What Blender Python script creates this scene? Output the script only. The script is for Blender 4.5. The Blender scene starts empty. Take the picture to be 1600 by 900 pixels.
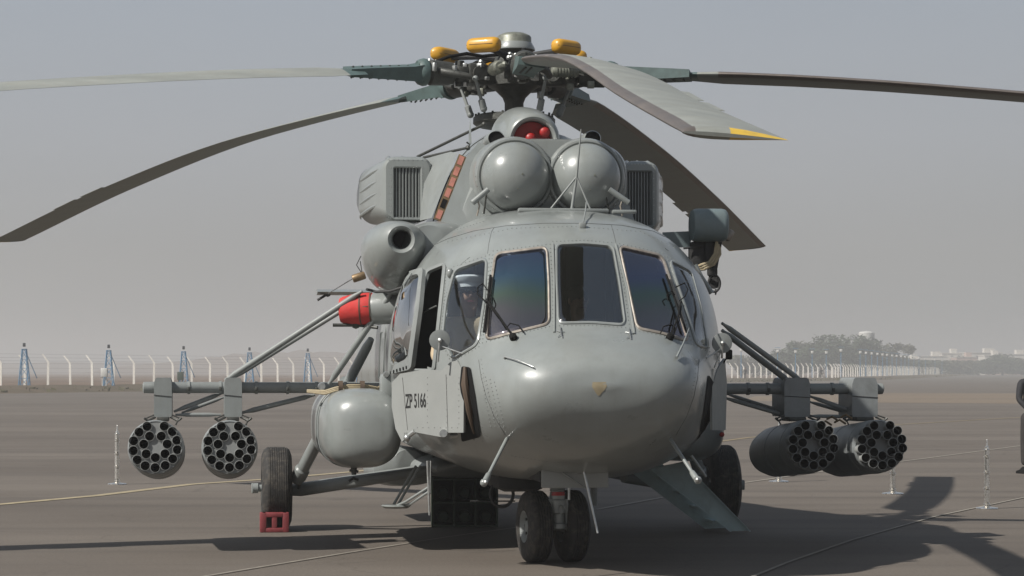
import bpy, bmesh, math, random
import numpy as np
from mathutils import Vector, Matrix
from mathutils.bvhtree import BVHTree
random.seed(7)
SC = bpy.context.scene
COL = SC.collection
R = math.radians
PI = math.pi

# ---------------------------------------------------------------- camera
CH = 1.55                 # camera height, metres
FPX = 3580.0              # focal length in pixels of a 1600 px wide frame
HOR = 580.0               # row of the horizon
cd = bpy.data.cameras.new('camera')
cam = bpy.data.objects.new('camera', cd); COL.objects.link(cam)
cam.location = (0, 0, CH); cam.rotation_euler = (R(90), 0, 0)
cd.sensor_width = 36; cd.lens = FPX / 1600 * 36
cd.shift_y = (HOR - 450) / 1600
cd.clip_start = 0.5; cd.clip_end = 9000
SC.camera = cam

# ---------------------------------------------------------------- light
SUN = Vector((-0.90, -0.55, 1.0)).normalized()      # towards the sun
elev = math.asin(SUN.z); azim = math.atan2(SUN.x, SUN.y)
w = bpy.data.worlds.new('World'); SC.world = w; w.use_nodes = True
nt = w.node_tree; bg = nt.nodes['Background']
sky = nt.nodes.new('ShaderNodeTexSky'); sky.sky_type = 'NISHITA'
sky.sun_disc = False; sky.sun_elevation = elev; sky.sun_rotation = azim
sky.air_density = 1.3; sky.dust_density = 6.0; sky.ozone_density = 2.0; sky.altitude = 200
hs = nt.nodes.new('ShaderNodeHueSaturation'); hs.inputs['Saturation'].default_value = 0.42
nt.links.new(sky.outputs[0], hs.inputs['Color'])
mxs = nt.nodes.new('ShaderNodeMix'); mxs.data_type = 'RGBA'
mxs.inputs['Factor'].default_value = 0.80
gtc = nt.nodes.new('ShaderNodeTexCoord'); gsp = nt.nodes.new('ShaderNodeSeparateXYZ'); nt.links.new(gtc.outputs['Generated'], gsp.inputs[0])
grp = nt.nodes.new('ShaderNodeValToRGB'); ge = grp.color_ramp.elements       # smog: dull and pale low down, thinning to the zenith
VS = 10.0
ge[0].position = 0.0; ge[0].color = (.372, .374, .366, 1); ge[1].position = 1.0; ge[1].color = (.12, .16, .22, 1)
for p_, c_ in ((.05, (.395, .398, .396)), (.10, (.408, .428, .462)), (.17, (.372, .418, .485)), (.5, (.19, .24, .32))):
    q_ = ge.new(p_); q_.color = (*c_, 1)
nt.links.new(gsp.outputs[2], grp.inputs[0])
gsc = nt.nodes.new('ShaderNodeVectorMath'); gsc.operation = 'SCALE'; gsc.inputs['Scale'].default_value = VS
gnz = nt.nodes.new('ShaderNodeTexNoise'); gnz.inputs['Scale'].default_value = 3.0; gnz.inputs['Detail'].default_value = 4; gmp = nt.nodes.new('ShaderNodeMapping'); gmp.inputs['Scale'].default_value = (1, 1, 5)
nt.links.new(gtc.outputs['Generated'], gmp.inputs[0]); nt.links.new(gmp.outputs[0], gnz.inputs[0])
gmr = nt.nodes.new('ShaderNodeMapRange'); gmr.inputs[1].default_value = .3; gmr.inputs[2].default_value = .7; gmr.inputs[3].default_value = VS * .97; gmr.inputs[4].default_value = VS * 1.03
nt.links.new(gnz.outputs[0], gmr.inputs[0]); nt.links.new(gmr.outputs[0], gsc.inputs['Scale'])
nt.links.new(grp.outputs[0], gsc.inputs[0]); nt.links.new(gsc.outputs[0], mxs.inputs[7])
nt.links.new(hs.outputs[0], mxs.inputs[6])
nt.links.new(mxs.outputs[2], bg.inputs['Color'])
bg.inputs['Strength'].default_value = 0.077
sd = bpy.data.lights.new('sun', 'SUN'); sd.energy = 5.0; sd.angle = R(0.8); sd.color = (1.0, 0.96, 0.90)
so = bpy.data.objects.new('sun', sd); COL.objects.link(so)
so.rotation_euler = SUN.to_track_quat('Z', 'Y').to_euler()
SC.view_settings.view_transform = 'Standard'; SC.view_settings.look = 'None'
SC.view_settings.exposure = 0.38; SC.view_settings.gamma = 1.0
SC.view_settings.use_curve_mapping = False
SC.cycles.max_bounces = 8; SC.cycles.volume_bounces = 1; SC.cycles.transparent_max_bounces = 16
SC.cycles.use_denoising = True

# ---------------------------------------------------------------- materials
MAT = {}
def mat(name, col, rough=0.5, metal=0.0, var=0.12, scale=3.0, bump=0.0, bscale=40.0, coat=0.0, spec=0.5,
        dirt=None, dirt_amt=0.0, rvar=0.12, stretch=(1, 1, 1)):
    m = bpy.data.materials.new(name); m.use_nodes = True
    n = m.node_tree.nodes; l = m.node_tree.links; b = n['Principled BSDF']
    b.inputs['Metallic'].default_value = metal
    b.inputs['Specular IOR Level'].default_value = spec
    b.inputs['Coat Weight'].default_value = coat; b.inputs['Coat Roughness'].default_value = 0.12
    tc = n.new('ShaderNodeTexCoord'); mp = n.new('ShaderNodeMapping'); mp.inputs['Scale'].default_value = stretch
    l.new(tc.outputs['Object'], mp.inputs[0])
    nz = n.new('ShaderNodeTexNoise'); nz.inputs['Scale'].default_value = scale; nz.inputs['Detail'].default_value = 8
    nz.inputs['Roughness'].default_value = 0.62
    l.new(mp.outputs[0], nz.inputs[0])
    rp = n.new('ShaderNodeMapRange'); rp.inputs[1].default_value = 0.3; rp.inputs[2].default_value = 0.7
    rp.inputs[3].default_value = 1 - var; rp.inputs[4].default_value = 1 + var
    l.new(nz.outputs[0], rp.inputs[0])
    mu = n.new('ShaderNodeVectorMath'); mu.operation = 'SCALE'; mu.inputs[0].default_value = [q * (.66 if metal < .7 else 1) for q in col[:3]]
    l.new(rp.outputs[0], mu.inputs['Scale'])
    out = mu.outputs[0]
    if dirt:
        n2 = n.new('ShaderNodeTexNoise'); n2.inputs['Scale'].default_value = scale * 1.7; n2.inputs['Detail'].default_value = 10
        n2.inputs['Roughness'].default_value = 0.7; n2.inputs['Distortion'].default_value = 0.6
        l.new(mp.outputs[0], n2.inputs[0])
        r2 = n.new('ShaderNodeMapRange'); r2.inputs[1].default_value = 0.48; r2.inputs[2].default_value = 0.78
        r2.inputs[3].default_value = 0; r2.inputs[4].default_value = dirt_amt
        l.new(n2.outputs[0], r2.inputs[0])
        mx = n.new('ShaderNodeMix'); mx.data_type = 'RGBA'; mx.inputs[7].default_value = (*dirt, 1)
        l.new(r2.outputs[0], mx.inputs[0]); l.new(out, mx.inputs[6]); out = mx.outputs[2]
    if name.startswith('paint') or name in ('pod', 'blade'):
        m3 = n.new('ShaderNodeMapping'); m3.inputs['Scale'].default_value = (9, 9, .9) if name != 'blade' else (14, 14, 14); l.new(tc.outputs['Object'], m3.inputs[0])
        n3 = n.new('ShaderNodeTexNoise'); n3.inputs['Scale'].default_value = 1.6; n3.inputs['Detail'].default_value = 7; n3.inputs['Roughness'].default_value = .7; l.new(m3.outputs[0], n3.inputs[0])
        r3 = n.new('ShaderNodeMapRange'); r3.inputs[1].default_value = .5; r3.inputs[2].default_value = .8; r3.inputs[3].default_value = 0; r3.inputs[4].default_value = .35; l.new(n3.outputs[0], r3.inputs[0])
        x3 = n.new('ShaderNodeMix'); x3.data_type = 'RGBA'; x3.inputs[7].default_value = (col[0] * .45, col[1] * .43, col[2] * .40, 1); l.new(r3.outputs[0], x3.inputs[0]); l.new(out, x3.inputs[6]); out = x3.outputs[2]
    l.new(out, b.inputs['Base Color'])
    rr = n.new('ShaderNodeMapRange'); rr.inputs[1].default_value = 0.3; rr.inputs[2].default_value = 0.7
    rr.inputs[3].default_value = max(0.02, rough - rvar * rough); rr.inputs[4].default_value = min(1, rough + rvar)
    l.new(nz.outputs[0], rr.inputs[0]); l.new(rr.outputs[0], b.inputs['Roughness'])
    if bump:
        nb = n.new('ShaderNodeTexNoise'); nb.inputs['Scale'].default_value = bscale; nb.inputs['Detail'].default_value = 5
        l.new(mp.outputs[0], nb.inputs[0])
        bp = n.new('ShaderNodeBump'); bp.inputs['Strength'].default_value = bump; bp.inputs['Distance'].default_value = 0.02
        l.new(nb.outputs[0], bp.inputs['Height']); l.new(bp.outputs[0], b.inputs['Normal'])
    MAT[name] = m
    return m
mat('paint', (0.298, 0.321, 0.311), 0.29, var=0.09, scale=2.2, bump=0.16, bscale=3.5, coat=0.5, dirt=(0.17, 0.17, 0.16), dirt_amt=0.40)
mat('paint_flat', (0.282, 0.303, 0.296), 0.5, var=0.08, scale=5, bump=0.08, bscale=9, dirt=(0.15, 0.145, 0.13), dirt_amt=0.35)
mat('paint_blue', (0.19, 0.245, 0.255), 0.42, var=0.10, scale=4, bump=0.05, bscale=12, coat=0.1, dirt=(0.10, 0.10, 0.09), dirt_amt=0.3)
mat('pod', (0.29, 0.31, 0.312), 0.42, var=0.12, scale=5, bump=0.05, bscale=10, dirt=(0.08, 0.08, 0.07), dirt_amt=0.4)
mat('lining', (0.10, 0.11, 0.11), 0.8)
mat('dark', (0.03, 0.03, 0.03), 0.7)
mat('black', (0.010, 0.010, 0.010), 0.8, spec=0.15)
mat('ladder', (0.62, 0.78, 0.80), 0.45, var=0.1, dirt=(0.12, 0.13, 0.12), dirt_amt=0.4)
mat('tube', (0.34, 0.35, 0.34), 0.5, var=0.2, scale=12, dirt=(0.03, 0.03, 0.03), dirt_amt=0.6)
mat('rubber', (0.026, 0.024, 0.022), 0.8, var=0.3, scale=9, bump=0.2, bscale=50, dirt=(0.13, 0.11, 0.085), dirt_amt=0.6)
mat('hub', (0.075, 0.078, 0.07), 0.5, metal=0.3, var=0.35, scale=18, bump=0.2, bscale=50, dirt=(0.03, 0.025, 0.02), dirt_amt=0.8)
mat('hub_light', (0.25, 0.26, 0.215), 0.45, metal=0.3, var=0.25, scale=25, dirt=(0.06, 0.05, 0.04), dirt_amt=0.6)
mat('steel', (0.42, 0.43, 0.42), 0.33, metal=0.8, var=0.2, scale=20)
mat('grip', (0.095, 0.145, 0.14), 0.5, var=0.2, scale=10, dirt=(0.04, 0.045, 0.04), dirt_amt=0.5)
mat('blade', (0.31, 0.325, 0.30), 0.6, var=0.16, scale=1.6, bump=0.05, bscale=20, dirt=(0.19, 0.18, 0.15), dirt_amt=0.6, stretch=(1, 3, 3))
mat('blade_edge', (0.22, 0.19, 0.17), 0.42, metal=0.45, var=0.2, scale=3, dirt=(0.10, 0.075, 0.06), dirt_amt=0.5)
mat('yellow', (0.72, 0.37, 0.02), 0.42, var=0.12, scale=9, coat=0.2, dirt=(0.25, 0.14, 0.03), dirt_amt=0.35)
mat('tip_yellow', (0.75, 0.50, 0.07), 0.5, var=0.1, scale=9, dirt=(0.15, 0.12, 0.08), dirt_amt=0.4)
mat('red', (0.42, 0.012, 0.012), 0.45, var=0.2, scale=9, bump=0.25, bscale=14)
mat('red_cover', (0.62, 0.035, 0.03), 0.7, var=0.15, scale=7, bump=0.3, bscale=11)
mat('chock', (0.26, 0.035, 0.042), 0.6, var=0.2, scale=12, dirt=(0.1, 0.04, 0.04), dirt_amt=0.5)
mat('pink', (0.60, 0.24, 0.18), 0.6, var=0.2, scale=14, dirt=(0.2, 0.12, 0.1), dirt_amt=0.6)
mat('cable', (0.46, 0.38, 0.24), 0.7, var=0.15, scale=30)
mat('brass', (0.32, 0.22, 0.12), 0.45, metal=0.5, var=0.2, scale=20)
mat('strap', (0.10, 0.065, 0.04), 0.7)
mat('seal', (0.40, 0.36, 0.31), 0.42, metal=0.3, var=0.25, scale=22, dirt=(0.15, 0.1, 0.07), dirt_amt=0.6)
mat('chrome', (0.80, 0.78, 0.74), 0.22, metal=1.0, var=0.08, scale=15)
mat('plate_grey', (0.33, 0.343, 0.33), 0.55, var=0.05, scale=3, dirt=(0.25, 0.25, 0.235), dirt_amt=0.3)
mat('white_grey', (0.27, 0.28, 0.275), 0.5, var=0.12, scale=6, dirt=(0.2, 0.2, 0.19), dirt_amt=0.5)
mat('white', (0.72, 0.71, 0.67), 0.6, var=0.06, scale=6)
mat('green', (0.030, 0.055, 0.032), 0.6, var=0.2, scale=10, dirt=(0.05, 0.05, 0.03), dirt_amt=0.5)
mat('skin', (0.46, 0.28, 0.19), 0.55, var=0.06)
mat('khaki', (0.60, 0.47, 0.31), 0.85, var=0.12, scale=8, bump=0.3, bscale=18)
mat('cap_white', (1.0, 1.0, 0.97), 0.7)
mat('jacket', (0.018, 0.018, 0.022), 0.8, var=0.2, scale=9, bump=0.4, bscale=14)
mat('trouser', (0.030, 0.026, 0.024), 0.85, var=0.2, scale=9, bump=0.4, bscale=14)
mat('letter', (0.012, 0.012, 0.012), 0.6)
mat('emblem', (0.36, 0.30, 0.19), 0.5, var=0.15, scale=25)
mat('line_paint', (0.30, 0.235, 0.13), 0.8, var=0.25, scale=6, dirt=(0.13, 0.11, 0.09), dirt_amt=0.9)
mat('line_yellow', (0.42, 0.35, 0.22), 0.8, var=0.25, scale=6, dirt=(0.2, 0.15, 0.09), dirt_amt=0.8)
mat('line_white', (0.34, 0.31, 0.26), 0.8, var=0.25, scale=6, dirt=(0.14, 0.12, 0.10), dirt_amt=0.95)
mat('post', (1.2, 1.14, 1.03), 0.8, var=0.06, scale=2, dirt=(0.5, 0.45, 0.38), dirt_amt=0.35)
mat('wire', (0.30, 0.30, 0.30), 0.5, metal=0.6)
mat('lattice', (0.10, 0.28, 0.48), 0.55, var=0.2, scale=3)
mat('bark', (0.08, 0.065, 0.05), 0.9)
mat('leaf', (0.045, 0.07, 0.03), 0.8, var=0.4, scale=0.6)
mat('leaf_dry', (0.085, 0.085, 0.045), 0.8, var=0.4, scale=0.6)
mat('house', (0.85, 0.80, 0.72), 0.85, var=0.1, scale=0.3)
mat('house_pink', (0.62, 0.45, 0.38), 0.85, var=0.1, scale=0.3)
mat('glass_dark', (0.05, 0.055, 0.06), 0.2)
mat('grass', (0.11, 0.10, 0.05), 0.9, var=0.3, scale=1.5)

def glass(name, tint, refl=0.10, film=None):
    """window pane: see-through, tinted, with a mirror-like sheen that grows at grazing angles"""
    m = bpy.data.materials.new(name); m.use_nodes = True
    n = m.node_tree.nodes; l = m.node_tree.links; n.clear()
    o = n.new('ShaderNodeOutputMaterial'); tr = n.new('ShaderNodeBsdfTransparent'); tr.inputs[0].default_value = (*tint, 1)
    gl = n.new('ShaderNodeBsdfGlossy'); gl.inputs['Roughness'].default_value = 0.03
    fw = n.new('ShaderNodeLayerWeight'); fw.inputs[0].default_value = 0.5; fr = n.new('ShaderNodeMath'); fr.operation = 'POWER'; fr.inputs[1].default_value = 4.0; l.new(fw.outputs['Facing'], fr.inputs[0])
    ad = n.new('ShaderNodeMath'); ad.operation = 'ADD'; ad.inputs[1].default_value = refl; ad.use_clamp = True
    mx = n.new('ShaderNodeMixShader')
    l.new(fr.outputs[0], ad.inputs[0]); l.new(ad.outputs[0], mx.inputs[0])
    if film:     # heated-screen film: interference colours in soft bands up the pane
        tc = n.new('ShaderNodeTexCoord'); sp = n.new('ShaderNodeSeparateXYZ'); l.new(tc.outputs['Object'], sp.inputs[0])
        nz = n.new('ShaderNodeTexNoise'); nz.inputs['Scale'].default_value = 2.5; l.new(tc.outputs['Object'], nz.inputs[0])
        a1 = n.new('ShaderNodeMath'); a1.operation = 'MULTIPLY_ADD'; a1.inputs[1].default_value = 0.22
        l.new(nz.outputs[0], a1.inputs[0]); l.new(sp.outputs[2], a1.inputs[2])
        mr = n.new('ShaderNodeMapRange'); mr.inputs[1].default_value = 1.93; mr.inputs[2].default_value = 2.68
        l.new(a1.outputs[0], mr.inputs[0])
        cr = n.new('ShaderNodeValToRGB'); e = cr.color_ramp.elements
        e[0].position = 0; e[0].color = (0.50, 0.45, 0.48, 1); e[1].position = 1; e[1].color = (0.45, 0.45, 0.52, 1)
        for p, c in film:
            q = e.new(p); q.color = (*c, 1)
        l.new(mr.outputs[0], cr.inputs[0]); l.new(cr.outputs[0], gl.inputs[0])
    l.new(tr.outputs[0], mx.inputs[1]); l.new(gl.outputs[0], mx.inputs[2]); l.new(mx.outputs[0], o.inputs[0])
    MAT[name] = m
glass('glass_film', (0.70, 0.74, 0.76), 0.56, [(0.22, (0.52, 0.47, 0.44)), (0.42, (0.40, 0.52, 0.38)), (0.60, (0.30, 0.47, 0.58)), (0.82, (0.36, 0.42, 0.56))])
glass('glass_film_dim', (0.75, 0.78, 0.80), 0.44, [(0.25, (0.42, 0.42, 0.40)), (0.42, (0.32, 0.43, 0.36)), (0.60, (0.32, 0.36, 0.50)), (0.85, (0.40, 0.40, 0.46))])
glass('glass_side', (0.92, 0.95, 0.97), 0.07)
glass('glass_mid', (0.85, 0.87, 0.87), 0.18)
glass('glass_bubble', (0.35, 0.37, 0.40), 0.62)

# ---------------------------------------------------------------- mesh helpers
class MB:
    def __init__(s): s.v = []; s.f = []
    def add(s, vs, fs):
        b = len(s.v); s.v += [Vector(p) for p in vs]; s.f += [tuple(b + i for i in f) for f in fs]; return s
    def rings(s, rings, cap0=True, cap1=True, closed=True):
        n = len(rings[0]); vs = [p for r in rings for p in r]; fs = []
        for i in range(len(rings) - 1):
            for j in range(n if closed else n - 1):
                k = (j + 1) % n
                fs.append((i * n + j, i * n + k, (i + 1) * n + k, (i + 1) * n + j))
        if cap0: fs.append(tuple(range(n - 1, -1, -1)))
        if cap1: fs.append(tuple((len(rings) - 1) * n + j for j in range(n)))
        return s.add(vs, fs)
    def lathe(s, prof, org, axis, n=24, cap0=False, cap1=False):
        """prof: list of (distance along axis, radius)"""
        a = Vector(axis).normalized(); t = Vector((0, 0, 1)) if abs(a.z) < 0.9 else Vector((1, 0, 0))
        x = a.cross(t).normalized(); y = a.cross(x); o = Vector(org)
        rg = [[o + a * d + (x * math.cos(2 * PI * k / n) + y * math.sin(2 * PI * k / n)) * max(r, 1e-4) for k in range(n)] for d, r in prof]
        return s.rings(rg, cap0, cap1)
    def tube(s, p0, p1, r0, r1=None, n=12):
        p0 = Vector(p0); p1 = Vector(p1); d = (p1 - p0)
        return s.lathe([(0, r0), (d.length, r0 if r1 is None else r1)], p0, d, n, True, True)
    def path(s, pts, r, n=8, closed=False):
        pts = [Vector(p) for p in pts]; m = len(pts); rg = []
        rr = r if isinstance(r, (list, tuple)) else [r] * m
        up = None
        for i, p in enumerate(pts):
            if closed: d = pts[(i + 1) % m] - pts[i - 1]
            else: d = pts[min(i + 1, m - 1)] - pts[max(i - 1, 0)]
            d.normalize()
            if up is None:
                up = Vector((0, 0, 1)) if abs(d.z) < 0.9 else Vector((1, 0, 0))
            x = d.cross(up).normalized(); up = x.cross(d).normalized()
            rg.append([p + (x * math.cos(2 * PI * k / n) + up * math.sin(2 * PI * k / n)) * rr[i] for k in range(n)])
        if closed: rg.append(rg[0])
        return s.rings(rg, not closed, not closed)
    def box(s, c, size, rot=None, bev=0.0, seg=2):
        bm = bmesh.new(); bmesh.ops.create_cube(bm, size=1)
        for q in bm.verts: q.co = Vector((q.co.x * size[0], q.co.y * size[1], q.co.z * size[2]))
        if bev: bmesh.ops.bevel(bm, geom=bm.edges[:], offset=bev, segments=seg, affect='EDGES', profile=0.5)
        M = rot if rot is not None else Matrix.Identity(3)
        bm.verts.index_update()
        vs = [M @ q.co + Vector(c) for q in bm.verts]; fs = [tuple(q.index for q in f.verts) for f in bm.faces]
        bm.free(); return s.add(vs, fs)
    def prism(s, poly, off, bev=0.0):
        """poly: 3D points, off: extrusion vector"""
        off = Vector(off); n = len(poly); a = [Vector(p) for p in poly]
        return s.add(a + [p + off for p in a], [tuple(range(n - 1, -1, -1)), tuple(range(n, 2 * n))] + [(i, (i + 1) % n, n + (i + 1) % n, n + i) for i in range(n)])
    def ball(s, c, r, n=14, sc=(1, 1, 1)):
        rg = []
        for i in range(n // 2 + 1):
            th = PI * i / (n // 2)
            rg.append([Vector(c) + Vector((math.sin(th) * math.cos(2 * PI * k / n) * r * sc[0], math.sin(th) * math.sin(2 * PI * k / n) * r * sc[1], math.cos(th) * r * sc[2])) for k in range(n)])
        return s.rings(rg, False, False)
    def mesh(s, name, smooth=40):
        me = bpy.data.meshes.new(name); me.from_pydata(s.v, [], s.f); me.validate(verbose=False)
        bm = bmesh.new(); bm.from_mesh(me); bmesh.ops.remove_doubles(bm, verts=bm.verts, dist=1e-5)
        bmesh.ops.recalc_face_normals(bm, faces=bm.faces); bm.to_mesh(me); bm.free()
        if smooth:
            me.polygons.foreach_set('use_smooth', [True] * len(me.polygons)); me.set_sharp_from_angle(angle=R(smooth))
        return me
def link(name, me, m, parent=None, label=None, kind=None):
    o = bpy.data.objects.new(name, me); COL.objects.link(o)
    if m and not me.materials: me.materials.append(MAT[m] if isinstance(m, str) else m)
    if parent: o.parent = parent
    if label: o['label'] = label
    if kind: o['kind'] = kind
    return o
def ob(name, mb, m, parent=None, smooth=40, **k): return link(name, mb.mesh(name, smooth), m, parent, **k)
def thing(name, label, cat, group=None, mesh=None, loc=(0, 0, 0), rz=0):
    o = mesh if mesh else bpy.data.objects.new(name, None)
    if not mesh:
        COL.objects.link(o); o.empty_display_size = 0.3
        o.location = loc; o.rotation_euler = (0, 0, rz)
    o['label'] = label; o['category'] = cat
    if group: o['group'] = group
    return o
def copy_tree(o, parent=None):
    c = o.copy(); COL.objects.link(c); c.parent = parent
    for ch in list(o.children): copy_tree(ch, c)
    return c

# ---------------------------------------------------------------- the helicopter's own frame: u right (seen from the nose), v aft from the nose wheel, z up
YAW = R(7.5); NX, NY = 0.44, 18.5
cY, sY = math.cos(YAW), math.sin(YAW)
def P(px, py, v):
    """local point at distance v aft that lies on the sight line measured at (px, py) in the photo"""
    a = (px - 800) / FPX; b = (HOR - py) / FPX
    y = (v - NX * sY + NY * cY) / (cY - a * sY)
    x = a * y
    return Vector(((x - NX) * cY + (y - NY) * sY, v, CH + b * y))
def toworld(p): return Vector((NX + p[0] * cY - p[1] * sY, NY + p[0] * sY + p[1] * cY, p[2]))
def tolocal(p): return Vector(((p[0] - NX) * cY + (p[1] - NY) * sY, -(p[0] - NX) * sY + (p[1] - NY) * cY, p[2]))
def topx(p):
    q = toworld(p); return 800 + FPX * q.x / q.y, HOR - FPX * (q.z - CH) / q.y
CAML = tolocal((0, 0, CH))
def raydir(px, py):
    d = Vector(((px - 800) / FPX, 1.0, (HOR - py) / FPX))
    return Vector((d.x * cY + d.y * sY, -d.x * sY + d.y * cY, d.z)).normalized()
def scale_at(v): return FPX / (NY + v * cY)

heli = thing('military_helicopter', 'large grey military transport helicopter with five drooping rotor blades parked on the apron', 'helicopter', loc=(NX, NY, 0), rz=YAW)
H = heli

def pchip(ts, ys, t):
    ts = np.array(ts, float); ys = np.array(ys, float); h = np.diff(ts); d = np.diff(ys) / h
    m = np.zeros(len(ts)); m[0] = d[0]; m[-1] = d[-1]
    for i in range(1, len(ts) - 1):
        if d[i - 1] * d[i] > 0:
            w1 = 2 * h[i] + h[i - 1]; w2 = h[i] + 2 * h[i - 1]; m[i] = (w1 + w2) / (w1 / d[i - 1] + w2 / d[i])
    i = np.clip(np.searchsorted(ts, t, 'right') - 1, 0, len(ts) - 2); s = (t - ts[i]) / h[i]
    return ((1 + 2 * s) * (1 - s) ** 2 * ys[i] + s * (1 - s) ** 2 * h[i] * m[i] + s * s * (3 - 2 * s) * ys[i + 1] + s * s * (s - 1) * h[i] * m[i + 1])

# body stations: v, top, bottom, half width, height of greatest width, upper roundness, lower roundness
ST = [(-1.95, 1.46, 1.42, .06, 1.44, 2, 2), (-1.915, 1.565, 1.27, .40, 1.43, 2.3, 2.1), (-1.83, 1.66, 1.13, .59, 1.42, 2.4, 2.1),
      (-1.66, 1.765, .99, .725, 1.41, 2.5, 2.2), (-1.42, 1.885, .88, .82, 1.42, 2.5, 2.25), (-1.36, 1.94, .86, .84, 1.43, 2.45, 2.25),
      (-1.10, 2.25, .79, .935, 1.46, 2.4, 2.3), (-.85, 2.53, .75, 1.03, 1.50, 2.4, 2.35), (-.60, 2.665, .72, 1.12, 1.54, 2.4, 2.4),
      (-.30, 2.77, .69, 1.20, 1.57, 2.45, 2.45), (0, 2.83, .67, 1.25, 1.60, 2.5, 2.5), (.5, 2.89, .65, 1.33, 1.62, 2.5, 2.5),
      (1, 2.92, .64, 1.31, 1.63, 2.5, 2.5), (3.5, 2.93, .64, 1.31, 1.63, 2.5, 2.5), (6, 2.93, .66, 1.31, 1.65, 2.5, 2.5),
      (7.3, 2.90, .95, 1.10, 1.9, 2.3, 2.3), (9.0, 2.85, 1.65, .62, 2.25, 2.1, 2.1), (14.2, 2.95, 2.25, .30, 2.6, 2, 2), (14.8, 2.75, 2.5, .1, 2.62, 2, 2)]
def body_section(t, n, inset=0.0):
    T = range(len(ST)); g = [pchip(T, [s[k] for s in ST], t) for k in range(7)]
    v, zt, zb, wd, zc, nu, nd = g; wd = max(wd - inset, .01); zt -= inset; zb += inset
    out = []
    for j in range(n):
        th = 2 * PI * (j + 0.5) / n + PI / 2; c, s = math.cos(th), math.sin(th)
        e = nu if s >= 0 else nd
        u = wd * math.copysign(abs(c) ** (2 / e), c)
        z = zc + (zt - zc if s >= 0 else zc - zb) * math.copysign(abs(s) ** (2 / e), s)
        out.append(Vector((u, v + (inset if v < -1.5 else 0), z)))
    return out
def in_poly(x, y, poly):
    c = False; n = len(poly)
    for i in range(n):
        x1, y1 = poly[i]; x2, y2 = poly[i - 1]
        if (y1 > y) != (y2 > y) and x < (x2 - x1) * (y - y1) / (y2 - y1) + x1: c = not c
    return c
def round_poly(poly, r=9, k=6, dens=6):
    out = []; n = len(poly)
    for i in range(n):
        p = Vector(poly[i]); a = Vector(poly[i - 1]); b = Vector(poly[(i + 1) % n])
        da = min(r, (a - p).length * .4); db = min(r, (b - p).length * .4)
        p0 = p + (a - p).normalized() * da; p1 = p + (b - p).normalized() * db
        for j in range(k + 1):
            s = j / k; out.append(p0 * (1 - s) ** 2 + p * 2 * s * (1 - s) + p1 * s * s)
        q = b + (p - b).normalized() * min(r, (b - p).length * .4)
        for j in range(1, dens): out.append(p1.lerp(q, j / dens))
    return [(q.x, q.y) for q in out]
# window outlines as measured (front elevation)
WIN = {
    'quarter': [(711, 421), (760.5, 404), (757, 470), (746, 538), (707, 561), (692, 527), (698, 470)],
    'front_left': [(775, 397), (854, 387), (857, 440), (858, 506), (800, 520), (760, 531), (766, 460)],
    'centre': [(869.5, 382), (913, 380), (957, 384), (968, 445), (976.5, 508), (925, 504), (873, 505), (870, 440)],
    'front_right': [(968, 385), (1034, 400), (1056, 465), (1075, 533), (1035, 521), (995.5, 513), (982, 450)],
    'side_right': [(1046, 406), (1081, 424), (1096, 480), (1106, 545), (1088, 538), (1069, 475)],
    'door': [(668, 424), (695, 413), (687, 490), (678, 578), (634, 577), (650, 490)],
}
ROUND = {k: round_poly(p, 10 if k != 'door' else 6) for k, p in WIN.items()}

def body_mesh(n, inset, fine):
    ts = []
    for i in range(len(ST) - 1):
        m = (14 if i < 12 else 4) if fine else 4
        ts += [i + j / m for j in range(m)]
    ts.append(len(ST) - 1)
    return [body_section(t, n, inset) for t in ts]
def cut(mb, grow=1.0):
    keep = []
    for f in mb.f:
        vs = [mb.v[i] for i in f]; c = sum(vs, Vector()) / len(vs)
        if -1.6 < c.y < .9 and c.z > 1.5:
            nn = (vs[1] - vs[0]).cross(vs[2] - vs[0])
            out = Vector((c.x, -0.5, c.z - 1.6))
            if nn.dot(out) < 0: nn = -nn
            if nn.dot(CAML - c) > 0:
                x, y = topx(c)
                if any(in_poly(x, y, p) for p in ROUND.values()): continue
        keep.append(f)
    mb.f = keep
    return mb
shell = MB().rings(body_mesh(280, 0, True))
BV = BVHTree.FromPolygons(shell.v, shell.f)
def S(px, py, off=0.0, vref=-0.6):
    d = raydir(px, py); hit, nrm, idx, dist = BV.ray_cast(CAML, d)
    if hit is None or hit.y > 3:
        q = P(px, py, vref); hit, nrm, idx, dist = BV.find_nearest(q)
    if nrm.dot(d) > 0: nrm = -nrm
    return hit + nrm * off
def SN(px, py):
    d = raydir(px, py); hit, nrm, idx, dist = BV.ray_cast(CAML, d)
    if hit is None: hit, nrm, idx, dist = BV.find_nearest(P(px, py, -.6))
    return -nrm if nrm.dot(d) > 0 else nrm
cut(shell)
fus = ob('fuselage', shell, 'paint', H, 30)
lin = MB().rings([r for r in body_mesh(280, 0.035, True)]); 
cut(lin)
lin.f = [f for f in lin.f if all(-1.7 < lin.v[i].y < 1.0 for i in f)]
ob('cockpit_lining', lin, 'lining', H, 30)

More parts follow.
